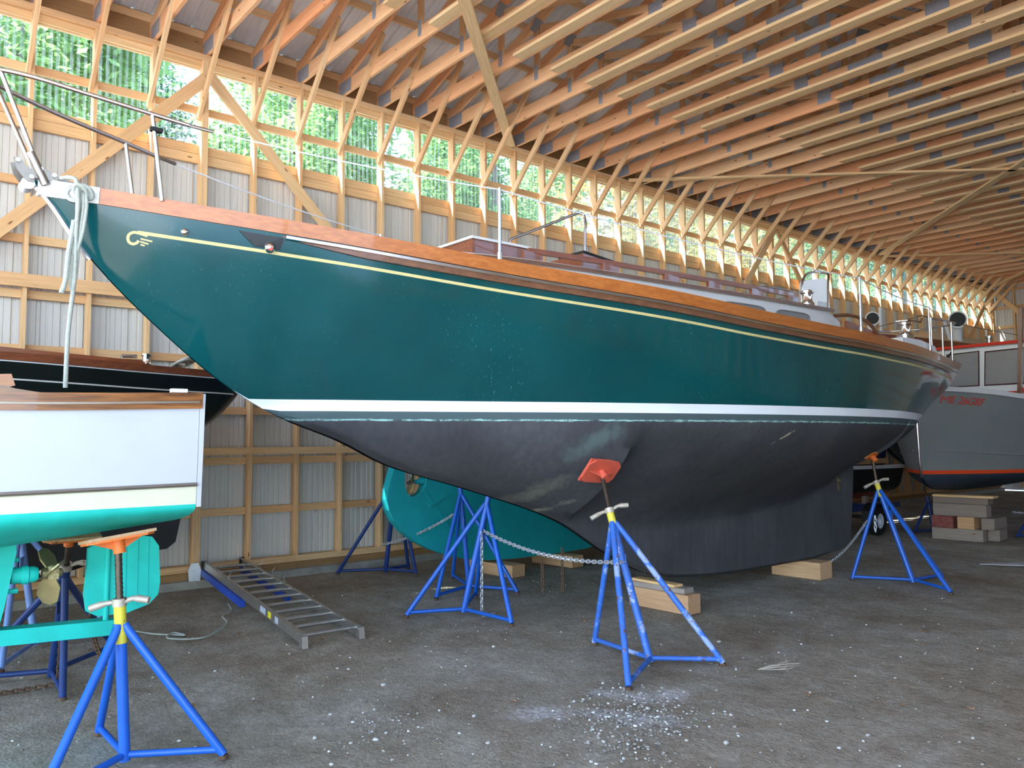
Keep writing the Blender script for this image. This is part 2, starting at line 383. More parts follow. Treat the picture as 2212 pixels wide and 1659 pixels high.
M['vinyl'] = plain('white_vinyl', srgb(214, 216, 222), 0.5, var=0.05)
M['rubber'] = plain('rubber', srgb(20, 20, 22), 0.75)
M['grey_plastic'] = plain('grey_plastic', srgb(120, 120, 118), 0.55)
M['oldred'] = plain('rust_red_paint', srgb(150, 52, 30), 0.6, var=0.15)
M['outboard'] = plain('dark_blue_cowling', srgb(18, 30, 62), 0.2, 0, 0.4)
M['label_y'] = plain('yellow_label', srgb(214, 206, 40), 0.5)
M['label_s'] = plain('silver_label', srgb(176, 186, 200), 0.4)
M['ladder_blue'] = plain('blue_ladder_rail', srgb(30, 70, 170), 0.45, var=0.1)
M['paper'] = plain('pale_sheet', srgb(176, 172, 172), 0.8, var=0.1)
M['bark'] = plain('bark', srgb(92, 80, 70), 0.95, var=0.35, scale=8, stretch=(3, 3, 0.6))
for nm, col in (('leaf_green', srgb(128, 160, 96)), ('leaf_dark', srgb(84, 122, 84)), ('leaf_gold', srgb(196, 178, 106)), ('leaf_red', srgb(200, 132, 104))):
    t = NT(nm); tlu = t.n('ShaderNodeBsdfTranslucent'); dfu = t.n('ShaderNodeBsdfDiffuse'); mx = t.n('ShaderNodeMixShader'); mx.inputs[0].default_value = 0.45
    cc = t.ramp(t.noise(t.coord(), 1.5, 3), [(0.3, tuple(x * 0.75 for x in col[:3]) + (1,)), (0.7, tuple(min(1, x * 1.3) for x in col[:3]) + (1,))])
    t.l(cc, tlu.inputs[0]); t.l(cc, dfu.inputs[0]); t.l(dfu.outputs[0], mx.inputs[1]); t.l(tlu.outputs[0], mx.inputs[2]); t.l(mx.outputs[0], t.out.inputs[0]); M[nm] = t.m

# ================================================================== the shed
SP = 0.6096
N0, N1 = -15, 39
def yn(n): return 3.82 + SP * n            # right (far) edge of stud n
XI, XO = -9.59, -9.73                       # inner and outer face of the left studs
XR = 2.33                                    # inner face of the right studs
YA, YB = yn(N0) - 0.04, yn(N1)
XP = -3.63                                   # ridge
ZB = 6.35                                    # underside of bottom chords
SL = 1 / 3.0

# floor
nx, ny = 60, 150
xs = np.linspace(XO - 0.02, XR + 0.16, nx); ys = np.linspace(YA - 1, YB + .1, ny)
vv = []
for y in ys:
    for x in xs:
        vv.append((x, y, 0.006 * math.sin(2.1 * x + 1.3 * y) * math.sin(1.7 * y - x) - 0.006))
ff = [(j * nx + i, j * nx + i + 1, (j + 1) * nx + i + 1, (j + 1) * nx + i) for j in range(ny - 1) for i in range(nx - 1)]
struct(put('floor', mesh('floor', vv, ff, True), M['gravel']))
struct(put('ground_outside', mesh('ground_outside', [(-90, -80, -0.06), (90, -80, -0.06), (90, 100, -0.06), (-90, 100, -0.06)], [(0, 1, 2, 3)]), M['ground']))

# corrugated sheet profile across one 0.9144 m sheet: (along, depth)
def sheet_profile(w=0.9144, rib=0.023):
    p = []; q = w / 4
    for i in range(4):
        o = i * q
        p += [(o, 0), (o + .012, rib), (o + .040, rib), (o + .052, 0), (o + .095, 0), (o + .101, rib * .3), (o + .113, rib * .3), (o + .119, 0), (o + .160, 0), (o + .166, rib * .3), (o + .178, rib * .3), (o + .184, 0)]
    p.append((w, 0)); return p
PROF = sheet_profile()
def sheet_mesh(L, clear=False):
    if clear:
        n = 54; w = 0.9144
        pr = [(w * i / n, 0.008 * math.sin(2 * math.pi * i / 4)) for i in range(n + 1)]
    else: pr = PROF
    v = []; f = []
    for z in (0, L):
        for a, d in pr: v.append((-d, a, z))
    n = len(pr)
    f = [(i, i + 1, n + i + 1, n + i) for i in range(n - 1)]
    return mesh('sheet', v, f)

def long_wall(name, xi, xo, sgn, n_from, full, open_to=-99):
    """sgn +1: room lies on +x of the wall"""
    w = struct(empty(name))
    n_sheets = int((YB - YA) / 0.9144) + 1
    sm = sheet_mesh(5.20); cm = sheet_mesh(1.14, True); sm.materials.append(M['siding']); cm.materials.append(M['clear'])
    xs = xo - sgn * 0.040
    for i in range(n_sheets):
        y = YA + i * 0.9144
        for mm, z, nm in ((sm, 0.06, 'siding_sheet'), (cm, 5.20, 'clear_panel')):
            if z < 1 and y < open_to: continue
            o = bpy.data.objects.new(nm, mm); o.matrix_world = Matrix.Translation((xs, y, z)) @ Matrix.Diagonal((sgn, 1, 1, 1)); COL.objects.link(o); o.parent = w
    # concrete kerb, sill plates, top plates in lengths
    y = YA
    while y < YB:
        e = min(y + 4.88, YB)
        if y + 2 > open_to: bbox('concrete_kerb', min(xo - sgn * .1, xi + sgn * .14), max(xo - sgn * .1, xi + sgn * .14), y, e, -0.02, 0.085, M['concrete'], w)
        if y + 2 > open_to: bbox('sill_plate', min(xo, xi + sgn * .035), max(xo, xi + sgn * .035), y, e - .004, 0.085, 0.16, M['sill'], w)
        if y + 2 > open_to: bbox('sole_plate', min(xo, xi), max(xo, xi), y, e - .004, 0.162, 0.235, M['pine'], w)
        bbox('top_plate', min(xo, xi + sgn * .012), max(xo, xi + sgn * .012), y, e - .004, 6.28, 6.316, M['pine'], w)
        bbox('top_plate', min(xo, xi), max(xo, xi), y, e - .004, 6.318, 6.35, M['pine'], w)
        bbox('eave_board', min(xo - sgn * .06, xo - sgn * .022), max(xo - sgn * .06, xo - sgn * .022), y, e, 6.23, 6.72, M['sill'], w)
        y += 4.88
    for n in range(n_from, N1 + 1):
        wdt = 0.076 if n in (-1, 19) else 0.038
        bbox('stud', min(xi, xo), max(xi, xo), yn(n) - wdt, yn(n), 0.235 if yn(n) > open_to else 5.02, 6.28, M['pine'], w)
        if n == N1: break
        y0, y1 = yn(n) + .001, yn(n + 1) - .039
        if n + 1 in (-1, 19): y1 -= .038
        g0, g1 = sorted((xo, xo + sgn * .038))
        zz = [(.78, .869), (1.39, 1.479), (2.0, 2.089), (2.61, 2.70), (3.19, 3.279), (3.78, 3.869), (4.40, 4.489), (5.022, 5.135), (5.139, 5.25), (5.635, 5.725), (6.19, 6.279)]
        if not full: zz = zz[6:]
        for a, b in zz if yn(n) > open_to else zz[-4:]: bbox('girt', g0, g1, y0, y1, a, b, M['pine'], w)
        # pale header block standing under the plate
        bbox('header_block', *sorted((xo + sgn * .045, xo + sgn * .083)), y0, y1, 6.20, 6.279, M['strip'], w)
    return w
wall_l = long_wall('wall_left', XI, XO, 1, N0, True)
wall_r = long_wall('wall_right', XR, XR + .14, -1, N0, False, 1.3)
# boards nailed across the inner face of the left studs
for (y0, y1, z0, z1) in ((-4.0, 2.6, 3.288, 3.427), (2.62, 7.4, 1.51, 1.597), (-3.0, 2.60, 1.51, 1.597)):
    bbox('inner_board', XI + .001, XI + .039, y0, y1, z0, z1, M['pine'], wall_l)
def brace(p, q, par, w=.14, mat='pine'):
    beam('diagonal_brace', p, q, .038, w, M[mat], par, upv=(0, 0, 1))
xb = XI + .021
brace((xb, -0.3, 2.35), (xb, 3.17, 6.05), wall_l); brace((xb, 3.20, 6.10), (xb, 6.3, 2.9), wall_l, .13)
brace((xb, 12.6, 2.9), (xb, 15.42, 6.22), wall_l); brace((xb, 15.5, 6.2), (xb, 18.3, 3.1), wall_l, .12)
brace((xb, 24.4, 3.4), (xb, 27.5, 6.2), wall_l)
# knee braces, one beside each stud, up to the top chords
for n in range(-9, N1 + 1):
    if n in (-1 - 99,): continue
    y = yn(n) - (.076 if n in (-1, 19) else .038) - .0205
    beam('knee_brace', (XI - .085, y, 5.56), (-8.50, y, 6.78), .038, .089, M['pine'], wall_l)
bbox('wood_block', XI - .05, XI + .02, yn(6) - .03, yn(6) + .02, 5.62, 5.80, M['chord'], wall_l)

# far gable wall
wf = struct(empty('wall_far'))
for i in range(20):
    x = XI + i * SP
    if x > XR: break
    bbox('stud', x, x + .038, YB, YB + .14, 0.1, 6.28 + SL * (6 - abs(x - XP)) + .0, M['pine'], wf)
for z in (.8, 1.4, 2.0, 2.6, 3.2, 3.8, 4.42, 5.03, 5.64, 6.2):
    bbox('girt', XI, XR, YB + .14, YB + .178, z, z + .089, M['pine'], wf)
sm = sheet_mesh(8.4); sm.materials.append(M['siding'])
for i in range(14):
    o = bpy.data.objects.new('siding_sheet', sm); COL.objects.link(o); o.parent = wf
    o.matrix_world = Matrix.Translation((XO + i * .9144 + .9144, YB + .2, 0.02)) @ Matrix.Rotation(math.pi / 2, 4, 'Z')
brace((-9.5, YB - .02, 6.2), (-7.2, YB - .02, 3.75), wf)
# near gable above the open doorway
wn_ = struct(empty('wall_near'))
sm2 = sheet_mesh(2.4); sm2.materials.append(M['siding'])
for i in range(14):
    o = bpy.data.objects.new('siding_sheet', sm2); COL.objects.link(o); o.parent = wn_
    o.matrix_world = Matrix.Translation((XO + i * .9144 + .9144, YA - .02, 6.25)) @ Matrix.Rotation(math.pi / 2, 4, 'Z')
bbox('door_header', XI, XR, YA, YA + .09, 6.05, 6.34, M['pine'], wn_)

# ------------------------------------------------------------------ roof
roof = struct(empty('ceiling'))
XE0, XE1 = XO - .02, 2 * XP - XO + .02
JX = [XO + 6.10 * k / 3 for k in range(4)]          # joints of the left half
def ztop(x): return 6.47 + SL * (6.10 - abs(x - XP))   # underside of top chords
plate_cache = {}
def gus(parent, x, z, w, h, y, rot=0.0):
    o = bpy.data.objects.new('truss_plate', boxmesh(w, .043, h, M['plate'])); COL.objects.link(o); o.parent = parent
    o.matrix_local = Matrix.Translation(Vector((x, y, z)) - WLOC[parent.name]) @ Matrix.Rotation(rot, 4, 'Y')
an = math.atan(SL); cs = math.cos(an)
for n in range(-8, N1 + 1):
    y = yn(n) - .019
    if n == N1: y = yn(n) + .06
    tr = empty('roof_truss', (XO, y, ZB), roof); tr.matrix_parent_inverse = Matrix.Identity(4)
    cut = -4.80 + RND.uniform(-.03, .03)
    bbox('bottom_chord', XE0, cut, y - .019, y + .019, ZB, ZB + .184, M['chord'], tr)
    bbox('bottom_chord', cut + .003, XE1, y - .019, y + .019, ZB, ZB + .184, M['chord'], tr)
    for s in (-1, 1):
        xe = XP + s * 6.22; h = .14
        beam('top_chord', (xe, y, ztop(xe) + h / 2 / cs), (XP + s * .02, y, ztop(XP) + h / 2 / cs - .01), .038, h, M['chord'], tr)
        def mx(x): return x if s < 0 else 2 * XP - x
        for k in (1, 2): bbox('web', mx(JX[k]) - .045, mx(JX[k]) + .045, y - .018, y + .018, ZB + .184, ztop(JX[k]), M['pine'], tr)
        for k in (1, 2):
            a = Vector((mx(JX[k] + .08), y, ztop(JX[k]) - .05)); b = Vector((mx(JX[k + 1] - .08), y, ZB + .21))
            beam('web', a, b, .036, .089, M['pine'], tr)
        gus(tr, mx(-9.53), ZB + .095, .33, .18, y); gus(tr, mx(JX[1]), ZB + .17, .075, .2, y); gus(tr, mx(JX[2]), ZB + .16, .2, .19, y)
        gus(tr, mx(JX[1]), ztop(JX[1]) + .02, .16, .17, y, .7); gus(tr, mx(JX[2]), ztop(JX[2]) + .03, .2, .17, y, .5)
    bbox('web', XP - .045, XP + .045, y - .018, y + .018, ZB + .184, ztop(XP), M['pine'], tr)
    gus(tr, XP, ZB + .15, .26, .2, y); gus(tr, XP, ztop(XP) + .03, .36, .2, y); gus(tr, cut, ZB + .115, .46, .13, y)
    x0 = -7.27 if n <= 10 else -6.68
    if n == 11: x0 = -5.45
    bbox('strongback', x0 + RND.uniform(-.03, .03), 2.0, y - .019 - .135, y - .0195, ZB, ZB + .038, M['strip'], tr)
# purlins in lengths, roofing sheets
for s in (-1, 1):
    for k in range(11):
        x = XP + s * (6.12 - k * .60); z = ztop(x) + .14 / cs + .046
        y = YA
        while y < YB + .1:
            e = min(y + 4.88, YB + .2)
            beam('purlin', (x, y, z), (x, e - .004, z), .038, .089, M['pine'], roof); y += 4.88
    L = 6.75; rm = sheet_mesh(L); rm.materials.append(M['roofing'])
    for i in range(int((YB - YA) / .9144) + 2):
        y = YA + i * .9144 - .3
        zt = ztop(XP) + .14 / cs + .12
        o = bpy.data.objects.new('roofing_sheet', rm); COL.objects.link(o); o.parent = roof
        d = Vector((s * cs, 0, -math.sin(an))); nrm = Vector((s * math.sin(an), 0, cs)); yv = Vector((0, 1, 0))
        p = Vector((XP, y, zt))
        o.matrix_world = Matrix(((-nrm.x, yv.x, d.x, p.x), (-nrm.y, yv.y, d.y, p.y), (-nrm.z, yv.z, d.z, p.z), (0, 0, 0, 1)))
rc = MB().prism([(-.35, -.115), (0, 0), (.35, -.115), (.35, -.105), (0, .012), (-.35, -.105)], (XP, (YA + YB) / 2, ztop(XP) + .31), (1, 0, 0), (0, 0, 1), YB - YA + 1.2).build('ridge_cap', M['roofing'], roof)
# flat boards laid diagonally under the chords
zb = ZB - .021
def cbrace(p, q, w=.13): beam('ceiling_brace', (p[0], p[1], zb), (q[0], q[1], zb), w, .038, M['strip'], roof)
cbrace((-9.56, 7.93), (-4.2, 2.35), .14); cbrace((-9.55, 10.68), (-3.7, 16.8), .09); cbrace((-9.5, 20.15), (-3.7, 14.2), .14)
cbrace((-9.5, 20.42), (-4.5, 25.6), .09); cbrace((-9.5, 27.4), (-4.5, 21.4), .13)

# ================================================================== hull maker
class Hull:
    """lines of a hull that lies along y; all tables are (y, value)"""
    def __init__(s, xc, zw, zk, zs, bs, bw, p, zc=None, k=.05, a=1.35, jump=None, flip=None):
        s.xc, s.zw, s.k, s.a = xc, zw, k, a
        g = lambda tb: pchip([t[0] for t in tb], [t[1] for t in tb])
        s.y0, s.y1 = zs[0][0], zs[-1][0]
        s.zs, s.bs, s.bw, s.p = g(zs), g(bs), g(bw), g(p)
        if jump is None: s.zk = g(zk)
        else:
            lo, hi = g([t for t in zk if t[0] <= jump]), g([t for t in zk if t[0] > jump])
            s.zk = lambda y: lo(y) if y <= jump else hi(y)
        s.zc = g(zc) if zc else None
        s.jump = jump
    def half(s, y, z):
        zk, zs, bs = s.zk(y), s.zs(y), s.bs(y); z = min(max(z, zk), zs + .4)
        if zk >= s.zw:
            tt = (z - zk) / max(zs - zk, 1e-4); return min(bs, .012) + (bs - min(bs, .012)) * max(tt, 0) ** s.p(y)
        bw = s.bw(y)
        if z >= s.zw:
            tt = (z - s.zw) / max(zs - s.zw, 1e-4); return bw + (bs - bw) * tt ** s.p(y)
        k = min(s.k, bw); u = (z - zk) / (s.zw - zk)
        s0 = 0.0 if s.zc is None else min(.85, max(0.0, (s.zc(y) - zk) / (s.zw - zk)))
        t = min(1, max(0.0, (u - s0) / (1 - s0)))
        aa = s.a if s0 > .05 else .85 + (s.a - .85) * min(1, s0 / .05)
        round_ = min(1.0, (z - zk) / .05 + .35)
        return k * round_ + (bw - k) * math.sin(math.pi / 2 * t ** aa)
    def pt(s, y, z, side=1, off=0.0):
        w = s.half(y, z)
        if off:
            e = .02; dy = (s.half(min(y + e, s.y1), z) - s.half(max(y - e, s.y0), z)) / (2 * e); dz = (s.half(y, z + e) - s.half(y, z - e)) / (2 * e)
            n = Vector((1, -dy, -dz)).normalized() * off
            return Vector((s.xc + side * (w + n.x), y + n.y, z + n.z))
        return Vector((s.xc + side * w, y, z))
    def ys(s, n, extra=()):
        a = [s.y0 + (s.y1 - s.y0) * (i / n) for i in range(n + 1)] + list(extra)
        a += [s.y0 + (s.y1 - s.y0) * x for x in (.002, .005, .01, .015)]
        if s.jump: a += [s.jump, s.jump + .004]
        return sorted(a)
    def zone(s, name, mat, parent, lo, hi, rows, n=110):
        """skin between heights lo and hi (functions of y, or None for keel / sheer)"""
        Y = s.ys(n); mb = MB()
        for side in (1, -1):
            v = []; f = []
            for y in Y:
                zk, zs = s.zk(y), s.zs(y)
                a = zk if lo is None else min(max(lo, zk), zs); b = zs if hi is None else min(max(hi, zk), zs)
                after = s.jump and abs(y - s.jump - .004) < 1e-6
                for j in range(rows + 1):
                    zj = a + (b - a) * j / rows
                    if after:
                        zp = s.zk(s.jump) if lo is None else min(max(lo, s.zk(s.jump)), zs); zj = max(zk, zp + (b - zp) * j / rows)
                    v.append(s.pt(y, zj, side))
            m = rows + 1
            for i in range(len(Y) - 1):
                for j in range(rows):
                    q = (i * m + j, (i + 1) * m + j, (i + 1) * m + j + 1, i * m + j + 1)
                    P_ = [v[k] for k in q]
                    if (P_[2] - P_[0]).cross(P_[3] - P_[1]).length < 1e-7: continue
                    f.append(q if side == 1 else q[::-1])
            mb.add(v, f)
        y = s.y1; zk, zs = s.zk(y), s.zs(y)                    # transom
        a = zk if lo is None else min(max(lo, zk), zs); b = zs if hi is None else min(max(hi, zk), zs)
        if b - a > .005:
            v = [s.pt(y, a + (b - a) * j / rows, 1) for j in range(rows + 1)] + [s.pt(y, a + (b - a) * j / rows, -1) for j in range(rows, -1, -1)]
            mb.add(v, [tuple(range(len(v)))])
        o = mb.build(name, mat, parent, True)
        return o
    def deck(s, name, mat, parent, drop=.05, camber=.05, y0=None, y1=None, n=60, inset=.01):
        y0 = s.y0 + .02 if y0 is None else y0; y1 = s.y1 if y1 is None else y1; v = []; f = []; m = 9
        for i in range(n + 1):
            y = y0 + (y1 - y0) * i / n; z = s.zs(y) - drop; w = max(s.half(y, z) - inset, .002)
            for j in range(m):
                t = -1 + 2 * j / (m - 1); v.append((s.xc + w * t, y, z + camber * w * (1 - t * t)))
        f = [(i * m + j, i * m + j + 1, (i + 1) * m + j + 1, (i + 1) * m + j) for i in range(n) for j in range(m - 1)]
        return put(name, mesh(name, v, f, True), mat, parent)
    def band(s, name, mat, parent, y0, y1, dlo, dhi, out, side=1, inn=0.0, n=90, taper=0.0, absz=False):
        """solid strip on the skin between sheer+dlo and sheer+dhi, standing out by out"""
        v = []; f = []
        for i in range(n + 1):
            y = y0 + (y1 - y0) * i / n; zz = 0 if absz else s.zs(y)
            tp = 1.0
            if taper: tp = min(1, (y - y0) / taper + .02, (y1 - y) / taper + .02) ** .6
            a, b = zz + dhi + (dlo - dhi) * tp, zz + dhi
            A, B = s.pt(y, min(a, s.zs(y)), side), s.pt(y, min(b, s.zs(y)), side); A.z, B.z = a, b
            sx = Vector((side, 0, 0))
            e = .03; dy = (s.half(min(y + e, s.y1), b) - s.half(max(y - e, s.y0), b)) / (2 * e)
            nn = Vector((side, -dy, 0)).normalized()
            v += [A - nn * inn, A + nn * out * tp, B + nn * out * tp, B - nn * inn]
        for i in range(n):
            for k in range(4): f.append((i * 4 + k, i * 4 + (k + 1) % 4, i * 4 + 4 + (k + 1) % 4, i * 4 + 4 + k))
        f += [(3, 2, 1, 0), tuple(n * 4 + k for k in range(4))]
        mb = MB().add(v, f); return mb.build(name, mat, parent, True)
    def ribbon(s, pts, w, side=1, off=.004):
        """ribbon drawn on the skin through (y,z) points"""
        P_ = smooth_path([(p[0], p[1], 0) for p in pts], 6); v = []; f = []
        for i, p in enumerate(P_):
            d = P_[min(i + 1, len(P_) - 1)] - P_[max(i - 1, 0)]; d.normalize(); q = Vector((-d.y, d.x, 0)) * w / 2
            for g in (q, -q):
                v.append(s.pt(p.x + g.x, p.y + g.y, side, off)); v.append(s.pt(p.x + g.x, p.y + g.y, side, -.002))
        for i in range(len(P_) - 1):
            a = i * 4; b = a + 4
            f += [(a, a + 2, b + 2, b), (a + 1, b + 1, b + 3, a + 3), (a, b, b + 1, a + 1), (a + 2, a + 3, b + 3, b + 2)]
        return v, f

def winch(parent, p, s=1.0, name='winch'):
    return MB().lathe([(0, 0), (.085 * s, 0), (.085 * s, .05 * s), (.06 * s, .065 * s), (.05 * s, .09 * s), (.052 * s, .15 * s), (.068 * s, .165 * s), (.068 * s, .185 * s), (.04 * s, .195 * s), (0, .197 * s)], p, (0, 0, 1), 22).build(name, M['chrome'], parent, True)
def cowl(parent, p, face, h=.3, r=.075, name='cowl_vent'):
    p = Vector(p); d = Vector(face).normalized()
    base = p + Vector((0, 0, h * .55)); path = [p, base] + [base + Vector((0, 0, r * 1.2 * math.sin(a))) + d * (r * 1.2 * (1 - math.cos(a))) for a in (.45, .9, 1.3, 1.57)]
    path.append(path[-1] + d * r * .5)
    o = MB().tube(path, [r * .75, r * .78, r * .88, r * 1.0, r * 1.2, r * 1.32, r * 1.36], 16).build(name, M['white_gel'], parent, True)
    e = path[-1] + d * .003
    MB().lathe([(0, 0), (r * 1.12, 0), (r * 1.12, .003), (0, .003)], e, d, 18).build('vent_mouth', M['black'], o, True, 'dark vent mouth')
    return o

# ================================================================== the green sailboat
G = Hull(-5.3, 1.92,
    zk=[(.78, 3.185), (.857, 3.107), (1.06, 2.818), (1.43, 2.444), (2.0, 1.995), (2.29, 1.844), (2.77, 1.665), (3.13, 1.494), (3.87, 1.281), (4.89, .95), (5.47, .63), (6.02, .379), (6.47, .275), (7.67, .207), (9.0, .204), (9.45, .23),
        (9.46, 1.22), (10.2, 1.43), (10.73, 1.60), (11.9, 1.97), (12.62, 2.25)],
    zs=[(.78, 3.2), (1.1, 3.165), (2.5, 3.065), (3.6, 2.955), (5.1, 2.82), (6.0, 2.745), (7.4, 2.69), (8.7, 2.675), (10.8, 2.69), (12.62, 2.73)],
    bs=[(.78, .012), (1.1, .16), (1.8, .36), (2.5, .54), (3.6, .88), (5.1, 1.32), (6, 1.46), (7.4, 1.53), (8.7, 1.42), (10, 1.17), (10.8, .97), (11.8, .70), (12.62, .47)],
    bw=[(.78, 0), (2.1, 0.0), (2.6, .19), (3.5, .52), (4.5, .90), (5.5, 1.18), (6.5, 1.36), (7.4, 1.42), (8.5, 1.33), (9.5, 1.10), (10.5, .75), (11.3, .36), (11.75, .0), (12.62, 0)],
    p=[(.78, .8), (2.0, .8), (4, .95), (6, .9), (9, .8), (11, .62), (12.62, .5)],
    zc=[(.78, 3.2), (4.4, 1.06), (5.0, .95), (5.6, .82), (6.5, .80), (7.6, .82), (8.6, .90), (9.45, 1.08), (12.6, 2.3)], k=.085, jump=9.45)
# keep the canoe-body line on the profile forward
_zc = G.zc; G.zc = lambda y: min(_zc(y), 9) if 4.9 < y < 9.46 else G.zk(y)
gb = thing('sailboat', 'large dark green sailboat with gold cove stripe and black bottom, propped on blue stands', 'sailboat', (-5.3, 6.5, .2))
G.zone('topsides', M['green'], gb, 1.96, None, 22)
G.zone('boot_stripe', M['boot'], gb, 1.882, 1.96, 3)
G.zone('bottom', M['bottom'], gb, None, 1.882, 44)
G.deck('deck', M['white_gel'], gb, .06)
for sd in (1, -1):
    G.band('toe_rail', M['varnish'], gb, 1.10, 12.6, -.078, .012, .014, sd, .04)
    G.band('bow_cap', M['white_gel'], gb, .80, 1.098, -.078, .014, .014, sd, .04, 12)
    G.band('rub_strake', M['teak'], gb, 2.12, 12.3, -.150, -.088, .034, sd, .004, 90, .55)
    G.band('rub_strip', M['steel'], gb, 2.14, 12.2, -.112, -.094, .048, sd, 0, 90)
    G.band('cove_stripe', M['gold'], gb, 1.31, 12.35, -.212, -.192, .004, sd, .002)
    q = lambda px, py: (1.36 + (px - 330) / 425, 2.925 - (py - 503) / 360)
    v1, f1 = G.ribbon([q(*a) for a in ((331, 501), (312, 497), (299, 496), (290, 501), (288, 509), (292, 517), (301, 520), (309, 517), (312, 512))], .016, sd)
    mb = MB().add(v1, f1)
    for a, b, w_ in (((316, 508), (343, 512), .009), ((316, 514), (335, 518), .009), ((317, 520), (327, 522), .009)):
        mb.add(*G.ribbon([q(*a), q((a[0] + b[0]) / 2, (a[1] + b[1]) / 2), q(*b)], w_, sd))
    mb.build('scroll', M['gold'], gb, False, 'gold leaf scroll at the bow')
# stem band and bow fitting
st_ = [(G.xc, y, G.zk(y) + 0) for y in np.linspace(.785, 1.09, 10)]
MB().tube([(p[0], p[1] - .006, p[2] - .006) for p in st_], .016, 8).build('stem_band', M['steel'], gb, True)
fit_ = empty('bow_fitting', (-5.3, .78, 3.2), gb); fit_.matrix_parent_inverse = Matrix.Translation(-WLOC[gb.name])
for sx in (-.06, .06):
    MB().prism([(.665, 3.30), (.69, 3.308), (.725, 3.272), (.775, 3.225), (.77, 3.175), (.74, 3.176), (.71, 3.198), (.683, 3.235)], (-5.3 + sx, 0, 0), (0, 1, 0), (0, 0, 1), .012).build('cheek_plate', M['dull_steel'], fit_)
    MB().prism([(.745, 3.285), (.775, 3.282), (.90, 3.235), (1.0, 3.205), (.95, 3.195), (.77, 3.20)], (-5.3 + sx, 0, 0), (0, 1, 0), (0, 0, 1), .010).build('deck_plate', M['dull_steel'], fit_)
MB().lathe([(0, 0), (.036, 0), (.026, .045), (.026, .06), (.036, .105), (0, .105)], (-5.352, .742, 3.168), (1, 0, 0), 16).build('anchor_roller', M['vinyl'], fit_, True, 'white nylon roller')
for yy, zz in ((.80, 3.255), (.87, 3.232), (.685, 3.285), (.755, 3.20)):
    MB().tube([(-5.232, yy, zz), (-5.218, yy, zz)], .013, 8).build('bolt', M['steel'], fit_, True)
# pulpit
def rail(name, pts, r, sub=6): return MB().tube(smooth_path(pts, sub), r, 10).build(name, M['steel'], gb, True)
top = [(-4.955, 1.545, 3.615), (-5.0, 1.34, 3.648), (-5.06, 1.0, 3.70), (-5.12, .74, 3.745), (-5.2, .56, 3.77), (-5.3, .50, 3.775), (-5.4, .56, 3.77), (-5.48, .74, 3.745), (-5.54, 1.0, 3.70), (-5.60, 1.34, 3.648), (-5.645, 1.545, 3.615)]
rail('pulpit_rail', top, .0135)
for p, q in (((-5.01, 1.41, 3.13), (-5.0, 1.34, 3.648)), ((-5.59, 1.41, 3.13), (-5.60, 1.34, 3.648)), ((-5.24, .80, 3.24), (-5.19, .58, 3.768)), ((-5.36, .80, 3.24), (-5.41, .58, 3.768))):
    MB().tube([p, q], .013, 10).build('pulpit_leg', M['steel'], gb, True)
MB().tube([(-5.235, .83, 3.17), (-5.235, .745, 3.345)], .024, 12).build('pulpit_socket', M['dull_steel'], gb, True)
for sx in (1, -1):
    x_ = -5.3 + sx * .345
    MB().tube([(x_, 1.545, 3.615), (-5.3 + sx * .375, 1.68, 3.60)], .012, 8).build('turnbuckle', M['dull_steel'], gb, True)
MB().box(-5.02, -4.985, 1.33, 1.40, 3.545, 3.57).build('clip', M['black'], gb)
# stanchions, lifelines, pushpit
sts = [(3.585, 3.505), (7.60, 3.25), (9.99, 3.25)]
for sx in (1, -1):
    line = [(-5.3 + sx * .375, 1.68, 3.60)]
    for yy, zt in sts:
        zb_ = G.zs(yy); bx = -5.3 + sx * (G.bs(yy) - .03)
        o = MB().tube([(bx, yy, zb_ - .05), (bx, yy, zt)], .0125, 10).build('stanchion', M['steel'], gb, True)
        MB().tube([(bx, yy, zb_), (bx, yy, zb_ + .07)], .02, 10).build('stanchion_base', M['steel'], o, True)
        line.append((bx, yy, zt - .012))
    line.append((-5.3 + sx * .60, 11.95, 3.29))
    lp = []
    for a, b in zip(line[:-1], line[1:]):
        a, b = Vector(a), Vector(b)
        for i in range(10):
            t_ = i / 10; lp.append(a.lerp(b, t_) + Vector((0, 0, -.05 * (b - a).length / 4 * 4 * t_ * (1 - t_))))
    lp.append(Vector(line[-1]))
    MB().tube(lp, .0055, 6).build('lifeline', M['vinyl'], gb, True)
rail('pushpit_rail', [(-4.68, 11.3, 3.28), (-4.69, 11.95, 3.30), (-4.80, 12.35, 3.31), (-5.3, 12.52, 3.31), (-5.8, 12.35, 3.31), (-5.91, 11.95, 3.30), (-5.92, 11.3, 3.28)], .0125)
for xx, yy in ((-4.69, 11.98), (-5.91, 11.98), (-5.0, 12.45), (-5.6, 12.45), (-4.68, 11.3), (-5.92, 11.3)):
    o = MB().tube([(xx, yy, 2.68), (xx, yy, 3.295)], .0125, 10).build('pushpit_leg', M['steel'], gb, True)
    MB().lathe([(0, 0), (.045, 0), (.045, .02), (.02, .03), (0, .03)], (xx, yy, 2.735), n=14).build('foot_flange', M['chrome'], o, True)
